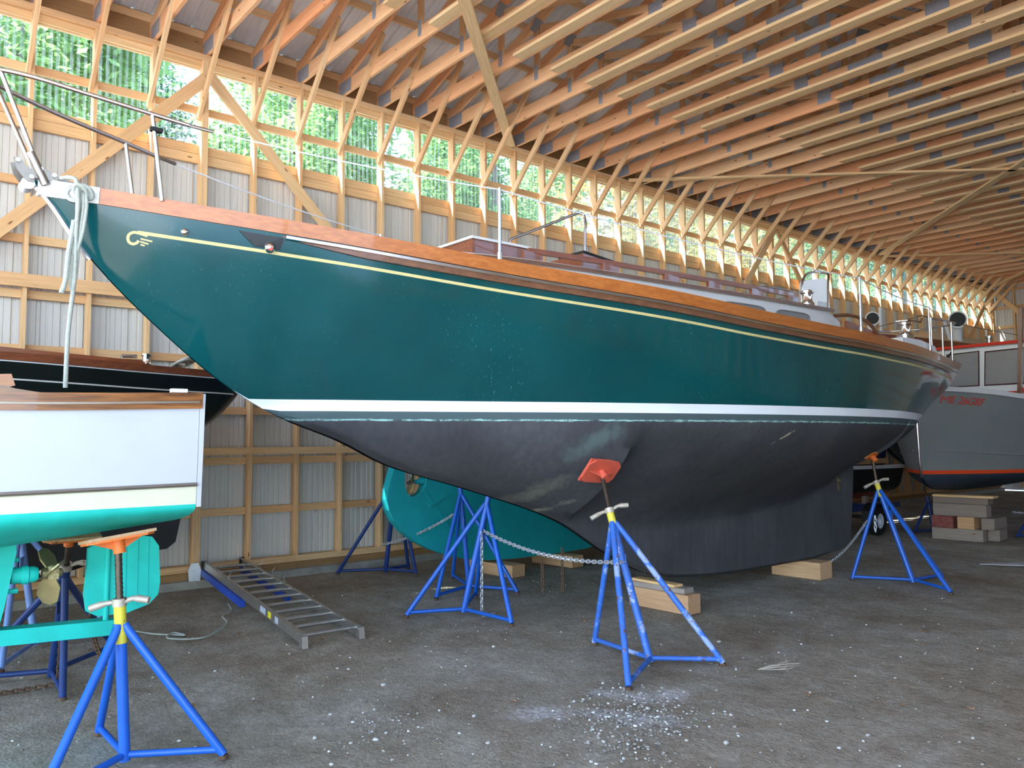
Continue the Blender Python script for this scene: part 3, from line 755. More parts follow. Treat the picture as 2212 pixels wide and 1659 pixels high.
# cabin trunk
tw = pchip([3.2, 3.7, 4.8, 6, 7.2, 8.3], [.50, .66, .80, .87, .93, .95]); ttop = lambda y: 3.065 - .0 * y
v = []; f = []; Y = [3.22, 3.32, 3.45] + list(np.linspace(3.7, 7.9, 18)) + [8.1, 8.26]
for i, y in enumerate(Y):
    w_ = tw(y); zt = 3.065 if y > 3.4 else 2.99 + (y - 3.22) * .40
    if y > 8.0: zt = 3.065 - (y - 8.0) * .5
    for a, b in ((-1.0, 0), (-.985, .94), (-.96, 1), (-.6, 1.0), (0, 1.0), (.6, 1.0), (.96, 1), (.985, .94), (1.0, 0)):
        zb_ = G.zs(y) - .08
        v.append((-5.3 + w_ * a, y, zb_ + (zt - zb_) * b + (.03 * (1 - a * a) if b == 1 else 0)))
m = 9
f = [(i * m + j, i * m + j + 1, (i + 1) * m + j + 1, (i + 1) * m + j) for i in range(len(Y) - 1) for j in range(m - 1)]
f += [tuple(range(m))[::-1], tuple((len(Y) - 1) * m + k for k in range(m))]
MB().add(v, f).build('cabin_trunk', M['white_gel'], gb, True)
for sx in (1, -1):
    P_ = [(-5.3 + sx * (tw(y) + .004), y, 3.035) for y in np.linspace(3.36, 8.1, 26)]
    mb = MB()
    for a, b in zip(P_[:-1], P_[1:]): mb.bar(a, b, .03, .03)
    mb.build('eyebrow_trim', M['teak'], gb)
    P_ = [(-5.3 + sx * (tw(y) - .16), y, 3.17) for y in np.linspace(4.1, 7.65, 22)]
    mb = MB()
    for a, b in zip(P_[:-1], P_[1:]): mb.bar(a, b, .03, .042)
    for yy in (4.14, 4.95, 5.7, 6.3, 6.95, 7.58):
        mb.box(-5.3 + sx * (tw(yy) - .16) - .015, -5.3 + sx * (tw(yy) - .16) + .015, yy - .10, yy + .10, 3.06, 3.16)
    mb.build('hand_rail', M['mahogany'], gb)
    for ya, yb in ((6.20, 6.85), (7.03, 7.62)):
        pl = []
        for k in range(20):
            an_ = 2 * math.pi * k / 20; cx_, cz_ = math.cos(an_), math.sin(an_)
            pl.append(((ya + yb) / 2 + (yb - ya) / 2 * (abs(cx_) ** .45) * (1 if cx_ > 0 else -1), 2.888 + .06 * (abs(cz_) ** .5) * (1 if cz_ > 0 else -1)))
        yc = (ya + yb) / 2; w0 = tw(yc); sl = (tw(yb) - tw(ya)) / (yb - ya)
        vv_ = [(-5.3 + sx * (tw(a) + .006), a, b) for a, b in pl] + [(-5.3 + sx * (tw(a) - .01), a, b) for a, b in pl]
        k_ = len(pl); ff_ = [tuple(range(k_)), tuple(range(2 * k_ - 1, k_ - 1, -1))] + [(i, (i + 1) % k_, k_ + (i + 1) % k_, k_ + i) for i in range(k_)]
        o = MB().add(vv_, ff_).build('cabin_window', M['glass'], gb)
        MB().tube([(-5.3 + sx * (tw(a) + .006), a, b) for a, b in pl], .008, 6, closed=True).build('window_frame', M['grey_plastic'], o, True)
# fore part: low mahogany coaming inside the trunk top, hatches
fh = MB().box(-5.58, -5.0, 3.75, 4.32, 3.05, 3.265).build('fore_hatch', M['mahogany'], gb)
MB().box(-5.60, -4.98, 3.73, 4.34, 3.266, 3.286).build('hatch_lid', M['white_gel'], fh)
MB().prism([(-.27, 0), (.27, 0), (.24, .22), (-.20, .26)], (-5.32, 5.22, 3.08), (0, 1, 0), (0, 0, 1), .56).build('mahogany_hatch', M['mahogany'], gb)
MB().prism([(-.2, .262), (.2, .225), (.2, .245), (-.2, .285)], (-5.2, 5.22, 3.08), (0, 1, 0), (0, 0, 1), .33).build('hatch_strap', M['black'], gb)
MB().box(-5.75, -4.95, 6.1, 7.35, 3.09, 3.15).build('sliding_hatch', M['teak'], gb)
rail('mast_guard', [(-5.32, 4.37, 3.05), (-5.32, 4.37, 3.2), (-5.315, 4.37, 3.34), (-5.31, 4.39, 3.41), (-5.30, 4.44, 3.445), (-5.29, 4.5, 3.47), (-5.25, 4.7, 3.565), (-5.21, 4.9, 3.66), (-5.185, 5.02, 3.717), (-5.16, 5.08, 3.742), (-5.135, 5.11, 3.735), (-5.115, 5.12, 3.69), (-5.10, 5.11, 3.62), (-5.095, 5.10, 3.5), (-5.085, 5.08, 3.25), (-5.08, 5.07, 3.05)], .0125, 5)
rail('cockpit_hoop', [(-4.92, 8.45, 3.0), (-4.92, 8.46, 3.42), (-4.93, 8.55, 3.56), (-4.90, 8.68, 3.62), (-4.80, 8.72, 3.60), (-4.68, 8.62, 3.54), (-4.62, 8.5, 3.42), (-4.58, 8.4, 3.0)], .014, 8)
rail('grab_rail', [(-5.3, 8.0, 3.12), (-5.3, 8.03, 3.38), (-5.28, 8.2, 3.44), (-5.2, 8.7, 3.42), (-5.15, 8.75, 3.1)], .011)
cu = MB().prism([(-.17, 0), (.17, .02), (.17, .30), (.14, .33), (-.15, .29), (-.17, .26)], (-5.28, 9.35, 3.36), (.55, .83, 0), (0, 0, 1), .07).build('helm_cushion', M['vinyl'], gb, False, 'white cushioned helm seat back')
MB().box(-5.4, -5.15, 9.2, 9.5, 2.7, 3.37).build('helm_pedestal', M['white_gel'], gb)
ib = MB().prism([(-.12, 0), (.14, 0), (.14, .13), (-.06, .16), (-.10, .13)], (-4.92, 8.06, 3.08), (0, 1, 0), (0, 0, 1), .22).build('instrument_box', M['grey_plastic'], gb, False, 'grey instrument box')
for dx in (-.05, .05): MB().lathe([(0, 0), (.022, 0), (.022, .012), (0, .012)], (-4.92 + dx, 7.955, 3.15), (0, -1, 0), 12).build('gauge', M['black'], ib, True)
winch(gb, (-4.55, 7.92, 3.06), 1.05); winch(gb, (-4.30, 9.66, 2.83), 1.1); winch(gb, (-6.30, 9.66, 2.83), 1.1); winch(gb, (-6.05, 7.92, 3.06), 1.05)
MB().tube([(-4.36, 9.56, 3.05), (-4.25, 9.6, 3.055), (-4.2, 9.86, 3.05), (-4.2, 9.9, 3.10)], .012, 8).build('winch_handle', M['chrome'], gb, True)
for sx in (1, -1):
    MB().prism([(8.26, 2.62), (8.26, 2.93), (8.9, 2.86), (9.35, 2.80), (9.35, 2.62)], (-5.3 + sx * 1.0, 0, 0), (0, 1, 0), (0, 0, 1), .04).build('coaming', M['mahogany'], gb)
    MB().prism([(9.35, 2.62), (9.35, 2.83), (9.8, 2.83), (10.2, 2.78), (10.35, 2.62)], (-5.3 + sx * 1.0, 0, 0), (0, 1, 0), (0, 0, 1), .22).build('winch_base', M['white_gel'], gb)
MB().box(-6.1, -4.5, 8.3, 8.34, 2.65, 2.98).build('bulkhead', M['white_gel'], gb)
MB().tube(smooth_path([(-4.42, 8.25, 3.0), (-4.36, 8.5, 3.02), (-4.3, 8.75, 2.96), (-4.25, 8.95, 2.78)]), .02, 8).build('coaming_cap', M['teak'], gb, True)
cl = MB().lathe([(0, 0), (.075, 0), (.07, .06), (.05, .1), (.06, .12), (0, .125)], (-4.35, 10.35, 2.72), n=18).build('turning_block', M['dull_steel'], gb, True)
# hull fittings: vent button, hawse recess with light
p_ = G.pt(1.558, 2.972, 1, .004)
MB().lathe([(0, -.005), (.024, -.005), (.022, .012), (.014, .02), (0, .021)], p_, (1, -.25, .1), 16).build('through_hull', M['chrome'], gb, True)
mb = MB(); ya, yb = 1.86, 2.13
vq = [G.pt(ya, G.zs(1.86) - .10, 1, .004), G.pt(yb, G.zs(2.1) - .105, 1, .004), G.pt(yb - .015, G.zs(2.1) - .18, 1, .004), G.pt(ya + .10, G.zs(1.95) - .18, 1, .004)]
vq2 = [G.pt(ya, G.zs(1.86) - .10, 1, -.002), G.pt(yb, G.zs(2.1) - .105, 1, -.05), G.pt(yb - .015, G.zs(2.1) - .18, 1, -.05), G.pt(ya + .10, G.zs(1.95) - .18, 1, -.002)]
MB().add(vq + [p + Vector((.006, 0, 0)) for p in vq], [(0, 1, 2, 3), (7, 6, 5, 4), (0, 4, 5, 1), (1, 5, 6, 2), (2, 6, 7, 3), (3, 7, 4, 0)]).build('light_recess', M['blackgreen'], gb, False, 'recess for the bow light')
bl = MB().lathe([(0, 0), (.034, 0), (.034, .02), (.026, .036), (.012, .045), (0, .046)], G.pt(2.055, 2.922, 1, .006), (1, -.5, 0), 18).build('bow_light', M['chrome'], gb, True)
MB().lathe([(0, 0), (.014, 0), (.014, .004), (0, .004)], G.pt(2.055, 2.922, 1, .049), (1, -.5, 0), 12).build('lens', M['red_trim'], bl, True)
hw = MB().lathe([(.030, -.01), (.052, -.01), (.052, .012), (.030, .012), (.030, -.01)], G.pt(.975, 3.135, 1, .012), (1, -.3, 0), 18, False).build('hawse_pipe', M['dull_steel'], gb, True)
# rudder with aperture, propeller
rp = [(9.455, .235), (9.99, .27), (10.06, .5), (10.12, .86), (10.17, 1.25), (10.185, 1.47), (9.905, 1.40), (9.885, 1.2), (9.87, 1.0), (9.83, .92), (9.78, .94), (9.745, 1.05), (9.73, 1.2), (9.735, 1.34), (9.455, 1.25)]
MB().prism(rp, (-5.3, 0, 0), (0, 1, 0), (0, 0, 1), .075).build('rudder', M['bottom'], gb)
MB().lathe([(0, -.12), (.028, -.12), (.032, .05), (.018, .10), (0, .11)], (-5.3, 9.78, 1.12), (0, 1, 0), 12).build('propeller_hub', M['bronze'], gb, True)
for k in range(2):
    an_ = math.radians(80 + 180 * k); MB().prism([(0, -.02), (.10, -.05), (.2, -.045), (.235, 0), (.2, .04), (.1, .05), (0, .02)], (-5.3, 9.8, 1.12), (math.cos(an_), 0, math.sin(an_)), (-math.sin(an_) * .5, .86, math.cos(an_) * .5), .012).build('propeller_blade', M['bronze'], gb)

# ================================================================== white launch at the left
Wh = Hull(-5.2, 1.335,
    zk=[(-5.2, 2.2), (-4.9, 1.6), (-4.2, 1.15), (-2.5, 1.02), (0, 1.06), (.9, 1.13), (1.44, 1.19)],
    zs=[(-5.2, 2.35), (-3, 2.08), (-1, 1.93), (.5, 1.905), (1.44, 1.93)],
    bs=[(-5.2, .02), (-4.2, .45), (-2.5, .80), (-.5, .87), (1.44, .85)],
    bw=[(-5.2, 0), (-4.8, .05), (-4, .35), (-2.5, .70), (-.5, .83), (1.44, .82)],
    p=[(-5.2, .9), (-2, .9), (1.44, .8)], k=.04, a=.32)
wb = thing('launch', 'white wooden launch with varnished rail and teal bottom, cut off at left', 'boat', (-5.2, 0, 0.6))
Wh.a = .32
Wh.zone('bottom', M['tealpaint'], wb, None, 1.345, 16, 50)
Wh.zone('cream_strake', M['cream'], wb, 1.345, 1.44, 3, 50)
Wh.zone('topsides', M['white_paint'], wb, 1.44, None, 10, 50)
for sd in (1, -1):
    Wh.band('rub_rail', M['bright'], wb, -5.1, 1.45, -.078, .006, .022, sd, .02)
    Wh.band('rail_strip', M['dull_steel'], wb, -5.0, 1.43, -.050, -.040, .032, sd, 0)
    P_ = [Wh.pt(y, 1.432 + .012 * y, sd, .006) for y in np.linspace(-4.6, 1.44, 24)]
    MB().tube(P_, .011, 8).build('rub_strip', M['dull_steel'], wb, True)
Wh.deck('deck', M['bright'], wb, .02, .03)
tr_ = MB(); tr_.prism([(-.82, 1.33), (.82, 1.33), (.86, 1.93), (-.86, 1.93)], (-5.2, 1.455, 0), (1, 0, 0), (0, 0, 1), .025).build('transom', M['white_paint'], wb)
MB().prism([(-2.6, 1.9), (-2.6, 2.06), (.38, 1.995), (.46, 1.985), (.62, 1.94), (.86, 1.905)], (-4.55, 0, 0), (0, 1, 0), (0, 0, 1), .03).build('cockpit_coaming', M['bright'], wb)
MB().prism([(-2.6, 1.9), (-2.6, 2.06), (.38, 1.995), (.46, 1.985), (.62, 1.94), (.86, 1.905)], (-5.85, 0, 0), (0, 1, 0), (0, 0, 1), .03).build('cockpit_coaming', M['bright'], wb)
MB().prism([(-.9, 1.96), (-.9, 1.99), (.2, 2.0), (.62, 2.055), (.69, 2.06), (.71, 1.995), (.66, 1.98)], (-5.25, 0, 0), (0, 1, 0), (0, 0, 1), .09).build('tiller_head', M['varnish'], wb)
MB().box(-4.40, -4.36, 1.30, 1.38, 1.935, 1.955).build('chock', M['vinyl'], wb)
rl = [(1.10, 1.06), (1.14, 1.085), (1.38, 1.115), (1.45, 1.10), (1.49, 1.04), (1.50, .82), (1.49, .75), (1.44, .70), (1.32, .665), (1.16, .665), (1.10, .70), (1.085, .80), (1.095, .92)]
ru = MB().prism(rl, (-5.2, 0, 0), (0, 1, 0), (0, 0, 1), .04).build('rudder', M['tealpaint'], wb)
MB().tube([(-5.178, 1.20, .62), (-5.178, 1.205, 1.12)], .016, 10).build('rudder_stock', M['tealpaint'], ru, True)
for yy in (1.305, 1.37, 1.43): MB().box(-5.181, -5.178, yy, yy + .003, .70, 1.09).build('seam', M['teal_keel'], ru)
MB().prism([(-3.4, .95), (-3.4, 1.05), (.73, 1.13), (.735, 1.08), (.69, .80), (.66, .66), (-3.0, .80)], (-5.2, 0, 0), (0, 1, 0), (0, 0, 1), .13).build('deadwood', M['tealpaint'], wb)
MB().bar((-5.2, -3, .80), (-5.2, 1.27, .595), .11, .085).build('keel_shoe', M['tealpaint'], wb)
MB().lathe([(0, 0), (.045, 0), (.045, .05), (.052, .055), (.052, .08), (.045, .085), (.045, .11), (.036, .13), (0, .13)], (-5.2, .72, .945), (0, 1, -.03), 16).build('stern_tube', M['tealpaint'], wb, True)
for zz in (1.03, .86): MB().tube([(-5.2, .70, zz), (-5.2, .755, zz)], .014, 8).build('bolt', M['tealpaint'], wb, True)
pr = MB().lathe([(0, 0), (.03, 0), (.034, .06), (.02, .10), (0, .11)], (-5.2, .87, .94), (0, 1, 0), 14).build('propeller', M['bronze'], wb, True)
for k in range(3):
    an_ = math.radians(-100 + 120 * k); ca, sa = math.cos(an_), math.sin(an_)
    MB().prism([(.02, -.025), (.07, -.065), (.13, -.07), (.175, -.035), (.185, .01), (.16, .05), (.08, .06), (.02, .025)], (-5.2, .915, .94), (ca, 0, sa), (-sa * .62, .78, ca * .62), .009).build('blade', M['bronze'], pr)
MB().lathe([(0, 0), (.037, 0), (.042, .02), (.039, .05), (0, .055)], (-5.2, .90, .94), (0, 1, 0), 12).build('barnacles', M['barnacle'], pr)

# ================================================================== dark green sloop behind it
K = Hull(-8.2, 1.75,
    zk=[(-5.1, 2.6), (-4.5, 1.75), (-3.4, 1.0), (-2, .46), (0, .40), (1.5, .5), (1.9, .60), (1.91, 1.50), (2.3, 1.60), (2.65, 1.75), (2.9, 1.93), (3.02, 2.08)],
    zs=[(-5.1, 2.75), (-3.6, 2.55), (-1, 2.40), (.9, 2.37), (2.2, 2.345), (3.02, 2.34)],
    bs=[(-5.1, .02), (-4.0, .55), (-2.5, .98), (-.5, 1.08), (.9, .98), (2.2, .68), (3.02, .40)],
    bw=[(-5.1, 0), (-4.5, .02), (-3.4, .5), (-2, .88), (0, .95), (1.4, .6), (2.2, .2), (2.64, 0), (3.02, 0)],
    p=[(-5.1, .8), (-2, .9), (1, .7), (3.02, .5)], zc=[(-5.1, 2.6), (-3, .95), (0, .95), (1.9, 1.25), (3.02, 2.1)], k=.08, jump=1.9)
kb = thing('sloop', 'black-green sloop with varnished coaming and thin white stripe beside the wall', 'sailboat', (-8.2, 0, .3))
K.zone('topsides', M['blackgreen'], kb, 1.72, None, 14, 70)
K.zone('bottom', M['black'], kb, None, 1.72, 22, 70)
K.deck('deck', M['bright'], kb, .04)
for sd in (1, -1):
    K.band('toe_rail', M['mahogany'], kb, -5.05, 3.01, -.055, .005, .012, sd, .03)
    K.band('cove_line', M['white_gel'], kb, -4.9, 2.95, -.205, -.193, .003, sd, .002)
    K.band('rail_edge', M['vinyl'], kb, -5.0, 3.0, -.066, -.057, .006, sd, .002)
    v = []; f = []
    MB().prism([(-3.5, 2.30), (-3.5, 2.56), (.6, 2.475), (2.02, 2.405), (2.12, 2.33)], (-8.2 + sd * .52, 0, 0), (0, 1, 0), (0, 0, 1), .035).build('coaming', M['mahogany'], kb)
MB().prism([(1.9, .60), (2.42, .64), (2.50, .70), (2.545, .93), (2.5, 1.3), (2.36, 1.64), (1.9, 1.5)], (-8.2, 0, 0), (0, 1, 0), (0, 0, 1), .07).build('rudder', M['black'], kb)
MB().tube([(-8.0, 1.93, 2.42), (-8.0, 1.93, 2.47), (-8.0, 2.06, 2.475)], .018, 8).build('cleat', M['dull_steel'], kb, True)
winch(kb, (-7.9, 2.12, 2.36), .7)
rc_ = MB()
for i in range(7): rc_.tube(arc((-7.95 + .02 * (i % 3), 2.42 + .012 * i, 2.40 + .008 * i), .075 + .008 * (i % 3), 0, 352, 16, (0, 1, .25), (.9, 0, .4)), .011, 6, closed=True)
tag(rc_.build('rope_coil', M['rope'], None, True), 'coil of white rope lying on the stern of the black-green sloop', 'rope')

# ================================================================== teal keeled yacht behind the green one
T = Hull(-8.04, 1.95,
    zk=[(3.08, 2.40), (4.0, 1.95), (4.7, 1.62), (5.6, 1.45), (7.5, 1.35), (9.5, 1.45), (11.2, 1.85), (12.2, 2.75)],
    zs=[(3.08, 2.78), (5, 2.66), (8, 2.62), (10.5, 2.75), (12.2, 3.0)],
    bs=[(3.08, .50), (5, .90), (7.5, 1.08), (9.5, .98), (11.3, .5), (12.2, .02)],
    bw=[(3.08, .0), (4.0, .02), (5, .6), (7.5, 1.0), (9.5, .75), (11, .2), (11.5, 0), (12.2, 0)], p=[(3.08, .6), (7, .8), (12.2, .9)], k=.07, a=.7)
tb = thing('yacht', 'yacht with bright teal keel and rudder half hidden behind the green sailboat', 'sailboat', (-8.0, 7, .2))
T.zone('topsides', M['white_gel'], tb, 1.95, None, 8, 50); T.zone('bottom', M['teal_keel'], tb, None, 1.95, 14, 50); T.deck('deck', M['white_gel'], tb, .02)
kp = [(4.93, 1.66), (4.86, 1.45), (4.80, 1.28), (4.745, 1.10), (4.735, 1.0), (4.76, .88), (4.83, .75), (4.95, .62), (5.13, .49), (5.36, .375), (5.6, .29), (5.85, .225), (6.2, .18), (6.6, .16), (7.3, .155), (7.9, .17), (8.6, .30), (9.2, .65), (9.8, 1.15), (10.1, 1.6),
      (5.2, 1.62), (5.19, 1.48), (5.225, 1.30), (5.265, 1.22), (5.25, 1.13), (5.20, 1.06), (5.12, 1.02), (5.05, 1.02), (5.0, 1.06), (4.97, 1.14), (4.965, 1.30), (4.99, 1.45), (5.03, 1.66)]
MB().prism(kp, (-8.0, 0, 0), (0, 1, 0), (0, 0, 1), .13).build('keel', M['teal_keel'], tb)
MB().bar((-7.932, 5.24, 1.08), (-7.932, 5.90, .23), .012, .012).build('rudder_hinge_line', M['teal_keel'], tb)
MB().bar((-7.93, 5.30, .90), (-7.93, 5.52, 1.0), .02, .04).build('gudgeon_strap', M['teal_keel'], tb)
MB().lathe([(0, 0), (.045, 0), (.05, .03), (.03, .07), (.026, .12), (0, .12)], (-8.0, 5.26, 1.19), (0, -1, -.06), 14).build('stern_tube', M['teal_keel'], tb, True)
pr = MB().lathe([(0, 0), (.024, 0), (.03, .05), (.016, .09), (0, .095)], (-8.0, 5.13, 1.18), (0, -1, -.06), 12).build('propeller', M['dull_steel'], tb, True)
for an_ in (100, -55):
    ca, sa = math.cos(math.radians(an_)), math.sin(math.radians(an_))
    MB().prism([(0, -.02), (.06, -.05), (.13, -.045), (.155, 0), (.13, .04), (.06, .045), (0, .02)], (-7.99, 5.10, 1.18), (ca * .5, -ca * .6, sa), (-sa * .6, .75, ca * .6), .01).build('blade', M['bronze'], pr)

# ================================================================== grey motor boat on cribbing
Rg = Hull(-5.75, 1.10,
    zk=[(13.2, 2.46), (13.235, 1.7), (13.30, 1.06), (13.5, .88), (14, .79), (15.2, .76), (16.4, .8)],
    zs=[(13.2, 2.48), (14.4, 2.33), (15.4, 2.24), (16.4, 2.18)],
    bs=[(13.2, .02), (13.45, .50), (14.0, .98), (14.8, 1.24), (15.6, 1.28), (16.4, 1.28)],
    bw=[(13.2, 0), (13.29, .0), (13.5, .16), (14.2, .62), (15.2, 1.0), (16.4, 1.12)], p=[(13.2, 1.2), (14.5, 1.05), (16.4, .9)], k=.04, a=.6)
rb = thing('motor_boat', 'grey motor boat with white wheelhouse and red trim, its bow on stacked timbers', 'boat', (-5.75, 14.2, .75))
Rg.zone('bottom', M['navy'], rb, None, 1.075, 12, 60); Rg.zone('boot_stripe', M['orange_stripe'], rb, 1.075, 1.135, 2, 60); Rg.zone('topsides', M['greyhull'], rb, 1.135, None, 16, 60)
Rg.deck('deck', M['white_gel'], rb, -.005, .04)
for sd in (1, -1):
    Rg.band('gunwale', M['white_gel'], rb, 13.22, 16.38, -.06, .012, .03, sd, .05)
    P_ = [Rg.pt(y, 1.46 - .06 * (y - 13.3), sd, .004) for y in np.linspace(13.42, 16.3, 30)]
    MB().tube(P_, .014, 6).build('spray_rail', M['greyhull'], rb, True)
MB().tube([(-5.75, y - .012, Rg.zk(y)) for y in np.linspace(13.21, 13.32, 8)], .018, 8).build('stem_band', M['steel'], rb, True)
# registration letters that follow the bow flare
cu = bpy.data.curves.new('reg', 'FONT'); cu.body = 'ME 26GRF'; cu.size = .165
to = bpy.data.objects.new('tmp', cu); COL.objects.link(to); dg = bpy.context.evaluated_depsgraph_get()
tm = bpy.data.meshes.new_from_object(to.evaluated_get(dg)); bpy.data.objects.remove(to)
bw_ = max(v.co.x for v in tm.vertices)
for v in tm.vertices:
    yy = 13.36 + v.co.x / bw_ * .44; zz = 2.215 + v.co.y - .06 * v.co.x / bw_; p = Rg.pt(yy, zz, 1, .008); v.co = p
vs_ = [v.co.copy() for v in tm.vertices]; fs_ = [tuple(p.vertices) for p in tm.polygons]; mb = MB()
for dy_, dx_ in ((-.0035, -.003), (0, 0), (.0035, .003)): mb.add([p + Vector((dx_ + .0004 * dy_, dy_, dy_ * .5)) for p in vs_], fs_)
tm = mesh('registration_letters', mb.v, mb.f)
put('registration_letters', tm, M['redletter'], rb, label='red registration letters ME 26GRF')
# wheelhouse
def plate_xz(y, pts): return [(x, y, z) for x, z in pts]
fy = 14.98
wh = MB(); X0, X1 = -6.6, -4.36
fr_ = [(X0, 2.1), (X1, 2.1), (X1 - .03, 3.22), (X0 + .03, 3.20)]
wh.prism(fr_, (0, fy + .02, 0), (1, 0, 0), (0, 0, 1), .04); wh.box(X1 - .04, X1, fy, 16.2, 2.1, 3.2); wh.box(X0, X0 + .04, fy, 16.2, 2.1, 3.2)
wh.build('wheelhouse', M['white_gel'], rb)
MB().box(X0 - .05, X1 + .05, fy - .10, 16.3, 3.21, 3.26).build('wheelhouse_roof', M['white_gel'], rb)
MB().tube([(X0 - .06, fy - .12, 3.225), (X1 + .06, fy - .12, 3.245), (X1 + .06, 16.3, 3.24)], .028, 8).build('roof_edge', M['red_trim'], rb, True)
MB().tube([(X0, fy - .10, 2.40), (X1 + .02, fy - .10, 2.41), (X1 + .04, 16.2, 2.36)], .018, 8).build('deck_edge_trim', M['red_trim'], rb, True)
for a, b in ((-5.98, -5.45), (-5.36, -4.62), (-6.52, -6.08)):
    o = MB().prism([(a, 2.55), (b, 2.55), (b + .02, 3.14), (a + .03, 3.12)], (0, fy - .008, 0), (1, 0, 0), (0, 0, 1), .02).build('windshield', M['glass'], rb)
    P_ = [(a, fy - .018, 2.55), (b, fy - .018, 2.55), (b + .02, fy - .018, 3.14), (a + .03, fy - .018, 3.12)]
    MB().tube(P_, .014, 4, closed=True).build('window_frame', M['frame_dark'], o)
MB().tube([(-5.86, fy - .03, 3.18), (-5.94, fy - .08, 3.02)], .012, 6).build('wiper', M['black'], rb, True)
MB().bar((-4.70, 14.55, 2.36), (-4.62, 14.55, 3.75), .055, .07, (0, 1, 0)).build('mast_post', M['teak'], rb, False, 'dark brown wooden post')
MB().tube([(-4.72, 14.60, 2.34), (-4.72, 14.60, 2.44), (-4.3, 14.9, 2.44)], .022, 8).build('hand_hold', M['red_trim'], rb, True)

# ================================================================== white yacht far back
V = Hull(-7.75, 2.2,
    zk=[(14.1, 3.62), (14.8, 2.9), (15.6, 2.2), (16.5, 1.4), (18, .9), (22, .8), (24.2, 2.3)],
    zs=[(14.1, 3.70), (16, 3.62), (18.4, 3.58), (24.2, 3.6)],
    bs=[(14.1, .03), (14.9, .42), (16.5, .92), (18.4, 1.2), (21, 1.3), (24.2, .8)],
    bw=[(14.1, 0), (15.5, 0), (16.5, .5), (18.4, 1.0), (21, 1.1), (23.5, .3), (24.2, 0)], p=[(14.1, .9), (24.2, .8)], k=.06, a=.8)
vb = thing('yacht', 'white yacht with brown bulwark standing beyond the green sailboat stern', 'sailboat', (-7.75, 18, .3))
V.zone('topsides', M['white_gel'], vb, 2.2, None, 10, 40); V.zone('bottom', M['navy'], vb, None, 2.2, 12, 40); V.deck('deck', M['white_gel'], vb, .1)
for sd in (1, -1):
    V.band('bulwark', M['mahogany'], vb, 14.3, 24.1, -.20, .0, .02, sd, .05)
    V.band('cap_rail', M['crib'], vb, 14.2, 24.1, .0, .025, .03, sd, .08)
MB().box(-8.3, -7.1, 17.2, 21.5, 3.55, 3.85).build('deckhouse', M['crib'], vb)
MB().box(-8.1, -7.2, 16.0, 16.9, 3.5, 3.72).build('deck_box', M['teak'], vb)
cowl(vb, (-7.35, 15.1, 3.58), (.55, -.83, 0), .42, .10); cowl(vb, (-6.95, 18.0, 3.62), (.5, -.86, 0), .62, .135)
for p, q in (((-7.62, 16.05, 3.55), (-7.60, 16.0, 4.3)), ((-6.83, 17.6, 3.3), (-6.9, 17.3, 4.05))):
    MB().bar(p, q, .05, .035).build('boom_crutch', M['vinyl'], vb)
MB().lathe([(0, 0), (.09, 0), (.09, .05), (.05, .08), (.05, .2), (.08, .22), (.08, .27), (0, .27)], (-6.75, 19.2, 3.6), n=14).build('winch', M['chrome'], vb, True)
MB().tube([(-7.3, 15.0, 3.75), (-7.0, 16.5, 4.1), (-6.6, 18.4, 3.95), (-6.5, 20.5, 3.95)], .008, 6).build('lifeline', M['dull_steel'], vb, True)

# ================================================================== small dark boat on a trailer
Sm = Hull(-7.55, .85,
    zk=[(11.6, 1.1), (11.9, .75), (12.5, .58), (15.0, .52)], zs=[(11.6, 1.26), (13, 1.18), (15.0, 1.16)],
    bs=[(11.6, .03), (12.2, .48), (13, .72), (15.0, .76)], bw=[(11.6, 0), (11.8, .02), (12.5, .45), (13.2, .64), (15.0, .68)], p=[(11.6, .9), (15.0, .8)], k=.03, a=.45)
sb = thing('skiff', 'small black skiff with pale gunwale and rust red bottom, on a trailer behind the rudder', 'boat', (-7.55, 13.3, .55))
Sm.zone('bottom', M['oldred'], sb, None, .70, 8, 30); Sm.zone('topsides', M['black'], sb, .70, None, 8, 30); Sm.deck('thwart_deck', M['teak'], sb, .10, 0)
for sd in (1, -1): Sm.band('gunwale', M['vinyl'], sb, 11.62, 15.0, -.05, .01, .02, sd, .05, 30)
MB().bar((-7.2, 12.2, 1.22), (-7.05, 14.9, 1.24), .04, .09).build('plank', M['crib'], sb)
om = thing('outboard_motor', 'dark blue outboard motor standing at the back of the black skiff', 'outboard motor', (-7.4, 15.2, .9))
MB().lathe([(0, 0), (.17, .0), (.19, .12), (.20, .32), (.16, .46), (.06, .52), (0, .53)], (-7.4, 15.2, 1.28), n=20).build('cowling', M['outboard'], om, True)
MB().box(-7.49, -7.31, 15.13, 15.31, .55, 1.3).build('midsection', M['black'], om); MB().prism([(-.15, .35), (.2, .35), (.12, .6), (-.1, .6)], (-7.4, 15.2, .1), (0, 1, 0), (0, 0, 1), .05).build('lower_unit', M['black'], om)
MB().bar((-7.4, 15.0, 1.35), (-7.4, 14.5, 1.45), .04, .05).build('tiller_arm', M['black'], om)
tl_ = thing('boat_trailer', 'low dark boat trailer carrying the black skiff', 'trailer', (-7.2, 13.3, 0))
for xx in (-7.02, -8.08): MB().bar((xx, 11.4, .44), (xx, 15.2, .42), .06, .1).build('side_rail', M['blue_dark'], tl_)
MB().bar((-8.4, 13.6, .30), (-6.7, 13.6, .30), .06, .06).build('axle', M['black'], tl_)
for yy in (11.5, 14.2): MB().bar((-8.1, yy, .44), (-7.0, yy, .44), .06, .06).build('cross_member', M['blue_dark'], tl_)
for yy in (12.2, 14.4):
    for xx in (-7.25, -7.85): MB().bar((xx, yy, .46), (xx, yy, .60), .08, .1).build('bunk', M['crib_grey'], tl_)
WY = 13.6
